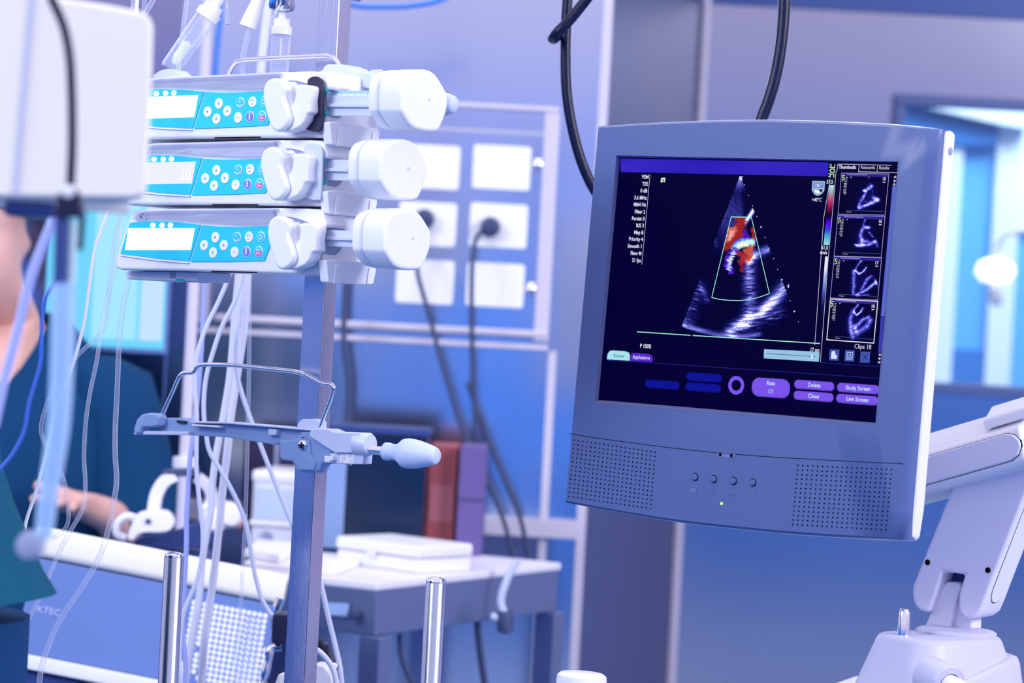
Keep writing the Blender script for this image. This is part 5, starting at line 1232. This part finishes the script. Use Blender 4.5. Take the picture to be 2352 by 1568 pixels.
for q in (((1909.5, 378), (1908.5, 384.5), (1917, 384.8), (1918, 378)), ((1908.5, 388), (1916.8, 388.4), (1915.8, 396.5), (1907.6, 396)), ((1906.6, 407), (1907.4, 400), (1915.6, 400.4), (1914.8, 407.4))):
    stroke(bm, list(q), 1.9, 4, len(q) == 4 and q[0][0] == 1908.5)
for y in (378, 384, 391, 399, 405): stroke(bm, [(1905.6 - (y - 378) * .08, y), (1907 - (y - 378) * .08, y)], 2, 4)
obj('side_emblem', bm, em((210, 250, 190)), SCR)

# thumbnails
def thumb(num, q, draw, sel=False):
    TL, TR, BR, BL = q
    def P(s, t): return (TL[0] * (1 - s) * (1 - t) + TR[0] * s * (1 - t) + BR[0] * s * t + BL[0] * (1 - s) * t, TL[1] * (1 - s) * (1 - t) + TR[1] * s * (1 - t) + BR[1] * s * t + BL[1] * (1 - s) * t)
    def fn(S, T):
        st = vnoise(S * 40, T * 40, num) * .6 + vnoise(S * 18, T * 18, num + 50) * .4
        I = .0 * np.ones_like(S)
        for pts_, w, a in draw: I += seg(S, T, pts_, w) * a * (.35 + .9 * st)
        hz = np.exp(-(((S - .58) / .2) ** 2 + ((T - .55) / .28) ** 2)) * .10
        I = np.clip(I + hz * st * 1.5, 0, 1)
        C = np.stack([3 + 225 * I ** 1.35, 1 + 225 * I ** 1.3, 48 + 205 * np.clip(I * 1.5, 0, 1) ** .8], -1)
        hb = (T < .075) & (S > .02); C[hb] = (44, 34, 150)
        return C
    o = paint('thumbnail', TL, TR, BR, BL, 72, 66, fn, 1)
    b = new(); stroke(b, [TL, TR, BR, BL], 1.9 if sel else 1.1, 3, True); obj('thumbnail_border', b, em((235, 235, 245)) if sel else em((170, 160, 220)), o)
    b = new(); txt(b, str(num), *P(.87, .155), 6.6, 'LEFT', .95, .05)
    for k in range(12):
        x, y = P(.13 + .0, .10 + k * .037); L_ = (3, 4, 5, 6, 7, 6, 7, 5, 6, 7, 6, 4)[k]; stroke(b, [(x, y), (x - L_, y - .1)], 1.1, 3)
    for k in range(14):
        x, y = P(.13 + k * .03, .028 + .012 * (k % 2)); stroke(b, [(x, y), (x + 2.0, y)], 1.0, 4)
    x, y = P(.2, .10); stroke(b, [(x, y), (x + 1.6, y)], 1.8, 3); x, y = P(.58, .09); stroke(b, [(x, y), (x + 1, y + 1)], 1.5, 3)
    x, y = P(.91, .20); stroke(b, [(x - 2, y), (x + 3, y + .3)], 2.0, 4)
    stroke(b, [P(.18, .94), P(.28, .945)], .9, 3)
    obj('thumbnail_text', b, em((205, 205, 235)), o)
    b = new(); stroke(b, [P(.16, .90), P(.97, .915)], .8, 3); obj('thumbnail_line', b, em((70, 100, 150)), o)
    b = new()
    for k in range(3): x, y = P(.025, .06 + k * .05); stroke(b, [(x, y), (x + 5, y + .2)], 1.5, 4); stroke(b, [(x + (4 if k % 2 else .5), y), (x + (4 if k % 2 else .5) - .3, y + 4)], 1.4, 4)
    obj('thumbnail_emblem', b, em((200, 240, 170)), o)
thumb(15, ((1933, 397.3), (2042, 399.5), (2033, 494), (1925, 491.5)), [([(.52, .42), (.60, .36), (.66, .30)], .035, 1.1), ([(.54, .50), (.46, .66), (.42, .82)], .03, .8), ([(.44, .84), (.60, .76), (.82, .64)], .04, 1.0), ([(.72, .58), (.80, .62)], .04, .9), ([(.50, .41), (.56, .44)], .015, .9), ([(.60, .24), (.55, .40), (.50, .68), (.74, .66), (.64, .24), (.60, .24)], .008, .35)])
thumb(16, ((1924.6, 494), (2033, 497), (2024, 591), (1916, 588)), [([(.58, .10), (.55, .30)], .02, .5), ([(.60, .28), (.68, .28)], .04, 1.0), ([(.54, .34), (.52, .50), (.58, .62), (.68, .62)], .035, .8), ([(.70, .40), (.78, .50)], .02, .7), ([(.46, .72), (.70, .70), (.84, .62)], .04, .8), ([(.55, .62), (.56, .72)], .05, .6), ([(.42, .70), (.50, .74)], .015, .8), ([(.84, .60), (.90, .74)], .03, .5)])
thumb(17, ((1916.4, 588.6), (2025, 592), (2016, 689), (1907, 684)), [([(.58, .08), (.50, .22), (.46, .34)], .018, .8), ([(.48, .32), (.56, .40), (.64, .34), (.70, .24)], .017, 1.2), ([(.44, .32), (.46, .55), (.48, .88)], .035, .75), ([(.82, .44), (.74, .52), (.70, .62), (.64, .76)], .03, .8), ([(.92, .58), (.76, .76), (.54, .90)], .03, 1.0), ([(.90, .52), (.95, .64)], .025, .7), ([(.56, .92), (.80, .88)], .02, .5)])
thumb(18, ((1907.5, 686.5), (2016.4, 692), (2007, 787.7), (1899, 780)), [([(.60, .10), (.52, .22), (.52, .30)], .018, .8), ([(.52, .28), (.58, .36), (.66, .28), (.70, .18)], .018, 1.2), ([(.50, .26), (.46, .45), (.48, .70), (.55, .90)], .045, .75), ([(.84, .38), (.72, .46), (.64, .58), (.56, .66)], .035, .8), ([(.88, .46), (.82, .62), (.62, .80)], .055, .8), ([(.56, .62), (.60, .75)], .05, .6)], True)

# scroll bar, icons, tabs, slider, buttons
bm = new(); quadpx(bm, [(2050, 427), (2058, 427), (2032, 726), (2023, 726)], 1); obj('scroll_bar', bm, em((88, 104, 205)), SCR)
bm = new(); quadpx(bm, [(2023, 727), (2031, 727), (2025, 810), (2017, 810)], 1); obj('scroll_track', bm, em((56, 62, 176)), SCR)
bm = new()
for x, y, d in ((2056, 405, 1), (2055, 414, 1), (2054, 422, 1), (2021, 816, -1), (2020, 824.5, -1), (2019, 833, -1)): quadpx(bm, [(x - 3, y + 1.8 * d), (x + 3, y + 2 * d), (x + .3, y - 2.2 * d)], 3); stroke(bm, [(x - 3, y + 3 * d), (x + 3, y + 3.1 * d)], .9, 3)
obj('scroll_arrows', bm, em((200, 205, 235)), SCR)
for x, y in ((1916, 815), (1951.5, 817), (1987, 820)):
    b = new(); quadpx(b, [(x - 10, y - 13), (x + 12, y - 12.4), (x + 10, y + 13), (x - 12, y + 12.2)], 1); ic = obj('icon_button', b, em((66, 84, 176)), SCR)
    b = new()
    if x == 1916: quadpx(b, [(x - 5, y - 9), (x + 2, y - 9), (x + 3, y - 1), (x + 7, y + 2), (x + 5, y + 9), (x - 7, y + 8), (x - 7, y)], 3); obj('printer_icon', b, em((215, 225, 245)), ic)
    elif x == 1951.5:
        stroke(b, [(x - 5, y - 8), (x + 7, y - 7.6), (x + 5.5, y + 8), (x - 6.4, y + 7.6)], 1.4, 3, True); stroke(b, [(x + .6, y - 5), (x + 4, y + 4), (x, y + 5.5), (x - 4, y + 3.5)], 1.2, 3, True); obj('picture_icon', b, em((190, 205, 240)), ic)
    else: stroke(b, [(x - 5, y - 7), (x + 5, y + 7)], 1.3, 3); stroke(b, [(x + 6, y - 7), (x - 6, y + 7)], 1.3, 3); obj('cross_icon', b, em((24, 28, 90)), ic)
bm = new(); stroke(bm, [(1396, 827.5), (1500, 833), (1700, 847), (2018, 868.5)], 1.2); stroke(bm, [(1884, 832), (2022, 842)], 1.2); obj('lower_rules', bm, em((36, 40, 150)), SCR)
bm = new(); quadpx(bm, [(1394, 825), (1395.5, 813), (1400, 806), (1406, 804.5), (1436, 806.3), (1444, 809), (1447, 815), (1446, 828)], 1); tb = obj('review_tab', bm, em((165, 228, 235)), SCR)
bm = new(); txt(bm, 'Review', 1421, 820.5, 8.6, 'CENTER', .82, 0); obj('tab_text', bm, em((36, 40, 96)), tb)
bm = new(); quadpx(bm, [(1447, 828), (1448, 816), (1452, 811), (1458, 810), (1489, 812.5), (1496, 815), (1499.5, 821), (1498.5, 831)], 1); tb = obj('applications_tab', bm, em((92, 40, 205)), SCR)
bm = new(); txt(bm, 'Applications', 1473, 824.2, 8.6, 'CENTER', .80, .012); obj('tab_text', bm, em((225, 228, 250)), tb)
bm = new(); quadpx(bm, [(1755, 801.5), (1865, 807), (1882.5, 809), (1880.5, 830.5), (1754, 822.5)], 1); sl = obj('slider', bm, em((150, 196, 226)), SCR)
bm = new(); stroke(bm, [(1762, 811.5), (1872, 818.8)], 1.4, 3); obj('slider_groove', bm, em((60, 90, 160)), sl)
bm = new(); quadpx(bm, [(1863.5, 814), (1868, 814.3), (1867, 823.8), (1862.6, 823.5)], 4); obj('slider_handle', bm, em((205, 235, 245)), sl)
VI = (122, 84, 236)
def button(x, y, w, h, c, lines=(), r=None):
    b = new(); pill(b, x, y, w, h, 1, r); o = obj('touch_button', b, em(tuple(int(q * .78) for q in c)), SCR)
    b = new(); pill(b, x, y - .8, w - 3, h - 3.5, 2, r and r - 1.5); obj('button_face', b, em(c), o)
    if lines:
        b = new()
        for s_, dy in lines: txt(b, s_, x, y + dy, 9.2, 'CENTER', .92, .02, 5)
        obj('button_text', b, em((205, 232, 250)), o)
DB = (14, 18, 150)
button(1521, 883, 80, 20, DB); button(1617, 866.5, 81, 20, DB); button(1615, 890, 81, 20, DB)
button(1770.5, 890.5, 84, 44, VI, (('Rate', -6.5), ('1/1', 12)), 20); button(1870, 884.8, 86, 21, VI, (('Delete', 3.8),)); button(1868.5, 910, 86, 21, VI, (('Close', 3.8),))
button(1971, 892, 89, 21, VI, (('Study Screen', 3.6),)); button(1969, 917.5, 89, 21, VI, (('Live Screen', 3.6),))
c = sp(1691, 884.5, 1); bm = new(); kk = 40
for i in range(kk):
    a0, a1 = 2 * math.pi * i / kk, 2 * math.pi * (i + 1) / kk
    bm.faces.new([bm.verts.new((c.x + r_ * PM * math.cos(a), c.y + r_ * PM * math.sin(a), c.z)) for r_, a in ((12.5, a0), (21.5, a0), (21.5, a1), (12.5, a1))])
obj('ring_button', bm, em(VI), SCR)

# lower fascia: seam, speaker grilles, buttons, symbols, light
bm = new()
P_ = [Vector((*MF.hit(x, y), .0001)) for x, y in ((1307.5, 995.5), (1370, 1005.5), (1447, 1016), (1545, 1028.5), (1641.6, 1038.8), (1750, 1047.5), (1858.6, 1054), (1980, 1060.5), (2074, 1064.5))]
P_ = smooth_path(P_, 4)
for a, b in zip(P_, P_[1:]):
    s = Vector((0, .00034, 0)); bm.faces.new([bm.verts.new(q) for q in (a - s, b - s, b + s, a + s)])
obj('fascia_seam', bm, MT['hole'], MO)
bm = new(); prism(bm, MF.hits([(1645, 1039.5), (1691, 1043.5), (1687, 1051), (1680, 1052), (1654, 1049.5), (1649, 1046)]), 0, .0006); nt_ = obj('latch_notch', bm, MT['bezel2'], MO, .0003)
bm = new()
for x, y in ((1655, 1043.5), (1680.5, 1046)): prism(bm, ell(*MF.hit(x, y), .0018, .0018, 16), .0005, .0009)
obj('notch_holes', bm, MT['hole'], nt_)
def grille(TL, TR, BR, BL, nx, ny):
    b = new()
    for i in range(nx):
        for j in range(ny):
            s, t = i / (nx - 1), j / (ny - 1)
            x = TL[0] * (1 - s) * (1 - t) + TR[0] * s * (1 - t) + BR[0] * s * t + BL[0] * (1 - s) * t; y = TL[1] * (1 - s) * (1 - t) + TR[1] * s * (1 - t) + BR[1] * s * t + BL[1] * (1 - s) * t
            u, v = MF.hit(x, y); q = 8; vs = [b.verts.new((u + .00095 * math.cos(2 * math.pi * k / q), v + .00095 * math.sin(2 * math.pi * k / q), .00012)) for k in range(q)]; b.faces.new(vs)
    o = obj('speaker_grille', b, MT['hole'], MO); return o
grille((1319, 1010.5), (1505, 1038), (1494, 1167.5), (1307, 1139.5), 20, 14)
grille((1833, 1068.5), (2047.5, 1078), (2035, 1216.5), (1820.5, 1204), 20, 14)
for x, y in ((1596.5, 1095), (1639, 1099.8), (1685, 1104.3), (1729, 1108)):
    u, v = MF.hit(x, y)
    bm = new(); lathe(bm, (u, v, .0001), (0, 0, 1), [(.0043, 0), (.0043, .0001), (0, .00015)], 24); b_ = obj('fascia_button', bm, MT['hole'], MO)
    bm = new(); lathe(bm, (u + .0002, v, .0001), (0, 0, 1), [(.0035, 0), (.0035, .0018), (.0028, .0026), (0, .0028)], 24); obj('button_cap', bm, MT['bezel'], b_)
def sym(strokes, w=.0009, name='symbol'):
    b = new()
    for s in strokes: tube(b, [Vector((*MF.hit(x, y), .0001)) for x, y in s], w * .55, 6, 1)
    obj(name, b, MT['bezel2'], MO)
sym([[(1587, 1116.5), (1601, 1118), (1600, 1131.5), (1586, 1130)], [(1586, 1130), (1587, 1116.5)], [(1588, 1122), (1599, 1123.2)], [(1588, 1126), (1599, 1127.2)]])
sym([[(1640, 1123), (1629, 1128), (1639, 1134), (1640, 1123)]]); sym([[(1679, 1128), (1689, 1133.5), (1678, 1139), (1679, 1128)]])
sym([[(1726 + 5 * math.cos(R(a)), 1137 + 6 * math.sin(R(a))) for a in range(-50, 240, 29)], [(1723, 1131), (1723, 1128), (1729, 1128.5), (1729, 1132)]] + [[(1726 + 7 * math.cos(R(a)), 1137 + 8 * math.sin(R(a))), (1726 + 10 * math.cos(R(a)), 1137 + 11 * math.sin(R(a)))] for a in (0, 60, 120, 180, -20, 200)])
u, v = MF.hit(1657.5, 1156); bm = new(); lathe(bm, (u, v, 0), (0, 0, 1), [(.0016, 0), (.0016, .0006), (0, .0012)], 14); obj('power_light', bm, emit('led_green', (190, 245, 120), 1.5), MO)

# ------------------------------------------------------------------ black hoses above the monitor
hang('black_hose', 'black ribbed hose hanging down behind the left edge of the monitor', 'hose', wp([(1306, -40), (1301, 40), (1299, 120), (1301, 200), (1310, 270), (1326, 340), (1345, 395), (1368, 440), (1400, 480)], 3.32), .0062, MT['rubber'], 6, 16)
hang('black_hose', 'black hose end crossing in front of the hanging hose at the top edge', 'hose', [*wp([(1400, -70), (1352, -8), (1312, 42), (1283, 72)], 3.27), pt(1270, 86, 3.285), pt(1274, 88, 3.31), pt(1290, 70, 3.34)], .0062, MT['rubber'], 6, 16)
hang('black_hose', 'black ribbed hose coming down to the middle of the monitor top', 'hose', wp([(1803, -50), (1800, 40), (1793, 110), (1781, 175), (1765, 230), (1750, 270), (1738, 310), (1720, 360)], 3.25), .0072, MT['rubber'], 6, 16)

# ------------------------------------------------------------------ articulated arm on the right
BZ = pt(2130, 1472, 2.98)
T = thing('support_arm', 'pale lavender articulated arm holding the monitor, on a base block', 'arm', (BZ.x, BZ.y, 0))
IM = T.matrix_world.inverted()
AO = Vector((BZ.x, BZ.y, 0))
def framed(bm, F):
    """bring geometry modelled in a local frame into the arm's own coordinates"""
    bmesh.ops.transform(bm, matrix=Matrix.Translation(-AO) @ F.M(), verts=bm.verts)
# lower arm
LF = Fr(pt(2115, 1296, 3.10), yaw(33))
def LP(pts, n=0.0): return LF.hits(pts, n)
fr_ = LP([(2200, 1084), (2192, 1104), (2115, 1296), (2095, 1346), (2094, 1366), (2098, 1386), (2111, 1402), (2134, 1407), (2148, 1368), (2166, 1313), (2215, 1319), (2202, 1362), (2200, 1385), (2203, 1405), (2214, 1419), (2232, 1423), (2250, 1408), (2262, 1380), (2275, 1345), (2362, 1120), (2385, 1040)])
bm = new(); prism(bm, fr_, -.058, 0); framed(bm, LF); la = obj('lower_arm', bm, MT['arm'], T, .007, 4, 45)
E0 = LF.hit(2262, 1380); E1 = LF.hit(2362, 1120)
# inset panel on the narrow side
sd = Vector((E1[0] - E0[0], E1[1] - E0[1], 0)); SL_ = sd.length
SF = Fr(LF.w(E0[0], E0[1], -.029), LF.U * sd.x + LF.V * sd.y, LF.N)
SFn = SF.N
bm = new(); prism(bm, rrect(-.004, SL_ + .06, -.019, .019, .0187, 8), -.004, .0010); framed(bm, SF); obj('side_panel', bm, MT['shell'], T, .0015, 3)
bm = new(); prism(bm, rrect(-.0046, SL_ + .06, -.0196, .0196, .0192, 8), -.004, .0002); framed(bm, SF); obj('panel_gap', bm, MT['hole'], T)
for x, y in ((2130.5, 1291), (2269, 1309)):
    u, v = LF.hit(x, y); bm = new(); lathe(bm, (u, v, .0), (0, 0, 1), [(.0032, 0), (.0032, .0003), (.0024, .0004)], 18); framed(bm, LF); obj('screw_hole', bm, MT['hole'], T)
bm = new(); prism(bm, LP([(2150, 1300), (2222, 1306), (2212, 1365), (2140, 1365)], -.03), -.055, -.03); framed(bm, LF); obj('slot_interior', bm, MT['navyblue'], T)
# knuckle rising through the slot
bm = new(); prism(bm, LP([(2168, 1340), (2176, 1335), (2204, 1338), (2208, 1348), (2196, 1378), (2180, 1452), (2120, 1446), (2150, 1378)], -.014), -.05, -.014); framed(bm, LF); obj('knuckle', bm, MT['shell'], T, .003, 3)
bm = new(); prism(bm, LP([(2196, 1378), (2234, 1410), (2232, 1452), (2182, 1454)], -.022), -.05, -.022); framed(bm, LF); obj('knuckle_web', bm, MT['arm'], T, .004)
# upper arm
pa, pb_ = pt(2112, 1119, 3.09), pt(2345, 1053, 3.0)
UF = Fr(pa, pb_ - pa)
UL = (pb_ - pa).length
hq_ = UF.hit(2112, 1052)[1]
bm = new(); prof = [(0, -.004), (0, hq_), (-.006, hq_ + .006), (-.05, hq_ + .030), (-.066, hq_ + .0345), (-.085, hq_ + .033), (-.10, hq_ + .024), (-.10, -.006), (-.01, -.008)]
prism(bm, prof, -.20, UL + .006, 'nv'); framed(bm, UF); obj('upper_arm', bm, MT['armtop'], T, .005, 3, 45)
bm = new(); prism(bm, [(-.19, .0006), (UL - .012, .0006), (UL - .002, .004), (UL + .004, .0125), (UL + .004, hq_ - .012), (UL - .002, hq_ - .004), (UL - .012, hq_ - .0006), (-.19, hq_ - .0006)], -.002, .0028); framed(bm, UF); obj('upper_side_panel', bm, MT['arm'], T, .002, 3)
bm = new(); prism(bm, [(-.19, .0001), (UL - .0115, .0001), (UL - .0015, .0037), (UL + .0044, .0125), (UL + .0044, hq_ - .012), (UL - .0015, hq_ - .0037), (UL - .0115, hq_ - .0001), (-.19, hq_ - .0001)], -.002, .0006); framed(bm, UF); obj('upper_panel_gap', bm, MT['hole'], T)
bm = new(); prism(bm, [(-.050, hq_ + .0305), (-.012, hq_ + .0075), (-.011, hq_ + .009), (-.05, hq_ + .0315)], -.19, UL * .55, 'nv'); framed(bm, UF); obj('top_ridge', bm, MT['armtop'], T, .0005)
# elbow
ev = lambda x, y, n: Vector((*UF.hit(x, y, n), n))
eu = UF.hit(2262, 950, -.06)[0]
bm = new(); cyl(bm, (UL + .012, hq_ * .5 - .035, -.066), (0, 1, 0), .030, .068, 32); framed(bm, UF); obj('elbow_joint', bm, MT['armtop'], T, .004, 3)
bm = new(); prism(bm, [(-.095, hq_ + .028), (-.10, hq_ + .038), (-.06, hq_ + .041), (-.03, hq_ + .037), (-.010, hq_ + .022), (-.008, hq_ + .010), (-.05, hq_ + .030)], UL - .044, UL + .05, 'nv'); framed(bm, UF); obj('elbow_cap', bm, MT['armtop'], T, .003, 3)
bm = new(); prism(bm, [(-.075, hq_ + .031), (-.075, hq_ + .036), (-.05, hq_ + .036), (-.035, hq_ + .026)], UL - .0446, UL - .042, 'nv'); framed(bm, UF); obj('cap_opening', bm, MT['hole'], T)
# base block
zt = BZ.z
c4 = [zhit(x, y, zt) for x, y in ((1990, 1449), (2128, 1474), (2318, 1468), (2250, 1440))]
def rounded(pts, r, k=6, grow=0.0):
    cx = sum((p for p in pts), Vector()) / len(pts); out = []
    pts = [p + (p - cx).normalized() * grow for p in pts]; n = len(pts)
    for i in range(n):
        p = pts[i]; a = (pts[i - 1] - p); b = (pts[(i + 1) % n] - p); r_ = min(r, a.length * .45, b.length * .45); a = p + a.normalized() * r_; b = p + b.normalized() * r_
        for j in range(k + 1): t = j / k; out.append(a * (1 - t) ** 2 + p * 2 * t * (1 - t) + b * t * t)
    return out
def tier(z, grow, r=.03): return [Vector((p.x, p.y, z)) - AO for p in rounded(c4, r, 6, grow)]
bm = new(); loft(bm, [tier(zt - .075, .028), tier(zt - .006, .0), tier(zt - .0015, -.003), tier(zt, -.008)]); obj('base_block', bm, MT['armbase'], T, 0, 2, 50)
bm = new(); loft(bm, [tier(zt - .20, .045), tier(zt - .075, .045), tier(zt - .068, .042), tier(zt - .066, .034)]); obj('base_lower', bm, MT['armbase'], T, 0, 2, 50)
bm = new(); rgt_ = zhit(2312, 1500, zt - .02); 
p0 = zhit(2285, 1470, zt) 
tt = [Vector((p.x, p.y, 0)) for p in (c4[1] * .55 + c4[2] * .45, c4[2], c4[3] * .6 + c4[2] * .4)]
bm.free(); bm = new(); sx0 = min(p.x for p in c4); sx1 = max(p.x for p in c4); zz_ = lambda z, p: z - .060 * max(0, 1 - (p.x - sx0) / (sx1 - sx0)) ** 1.0 if z > zt - .1 else z
loft(bm, [[Vector((p.x, p.y, zz_(z, p))) - AO for p in rounded(c4, .03, 8, g)] for z, g in ((zt - .19, .05), (zt - .026, .020), (zt - .020, .017), (zt - .018, .010))]); obj('base_shoulder', bm, MT['armbase'], T, 0, 2, 50)
pc = zhit(2196, 1453, zt); bm = new(); lathe(bm, pc - AO, (0, 0, 1), [(.0435, 0), (.0435, .002), (.040, .004), (.036, .0045), (0, .0045)], 48); obj('turntable', bm, MT['armbase'], T, 0, 2, 50)
pp = zhit(2074, 1458, zt); bm = new(); lathe(bm, pp - AO, (0, 0, 1), [(.0066, -.005), (.0066, .024), (.0045, .028), (.003, .028), (0, .026)], 28); obj('steel_pin', bm, MT['chrome'], T, 0, 2, 50)
kp_ = pt(2172, 1570, 2.93) - AO; kd = Vector((.45, -.88, -.15)).normalized()
bm = new(); lathe(bm, kp_, kd, [(.021, -.03), (.021, .004), (.019, .007), (.013, .0075), (.013, .004), (0, .004)], 36); obj('knob_collar', bm, MT['armbase'], T, 0, 2, 40)
bm = new(); lathe(bm, kp_, kd, [(.0115, 0), (.0115, .022), (.010, .024), (.0095, .045), (.006, .048), (0, .048)], 28); obj('knob', bm, MT['shell'], T, 0, 2, 40)
bc = sum((p for p in c4), Vector()) / 4 - AO
bm = new(); cyl(bm, (bc.x, bc.y, .05), (0, 0, 1), .05, zt - .24, 32); obj('column', bm, MT['arm'], T)
bm = new(); box(bm, bc.x - .25, bc.x + .25, bc.y - .2, bc.y + .2, 0, .06); obj('floor_base', bm, MT['arm'], T, .02, 3)
bm = new(); q = [zhit(x, y, zt - .09) for x, y in ((1850, 1590), (1965, 1550), (2060, 1570), (2000, 1640))]; prism(bm, [((p - AO).x, (p - AO).y) for p in q], zt - .15, zt - .09); obj('base_wing', bm, MT['shell'], T, .004, 3)
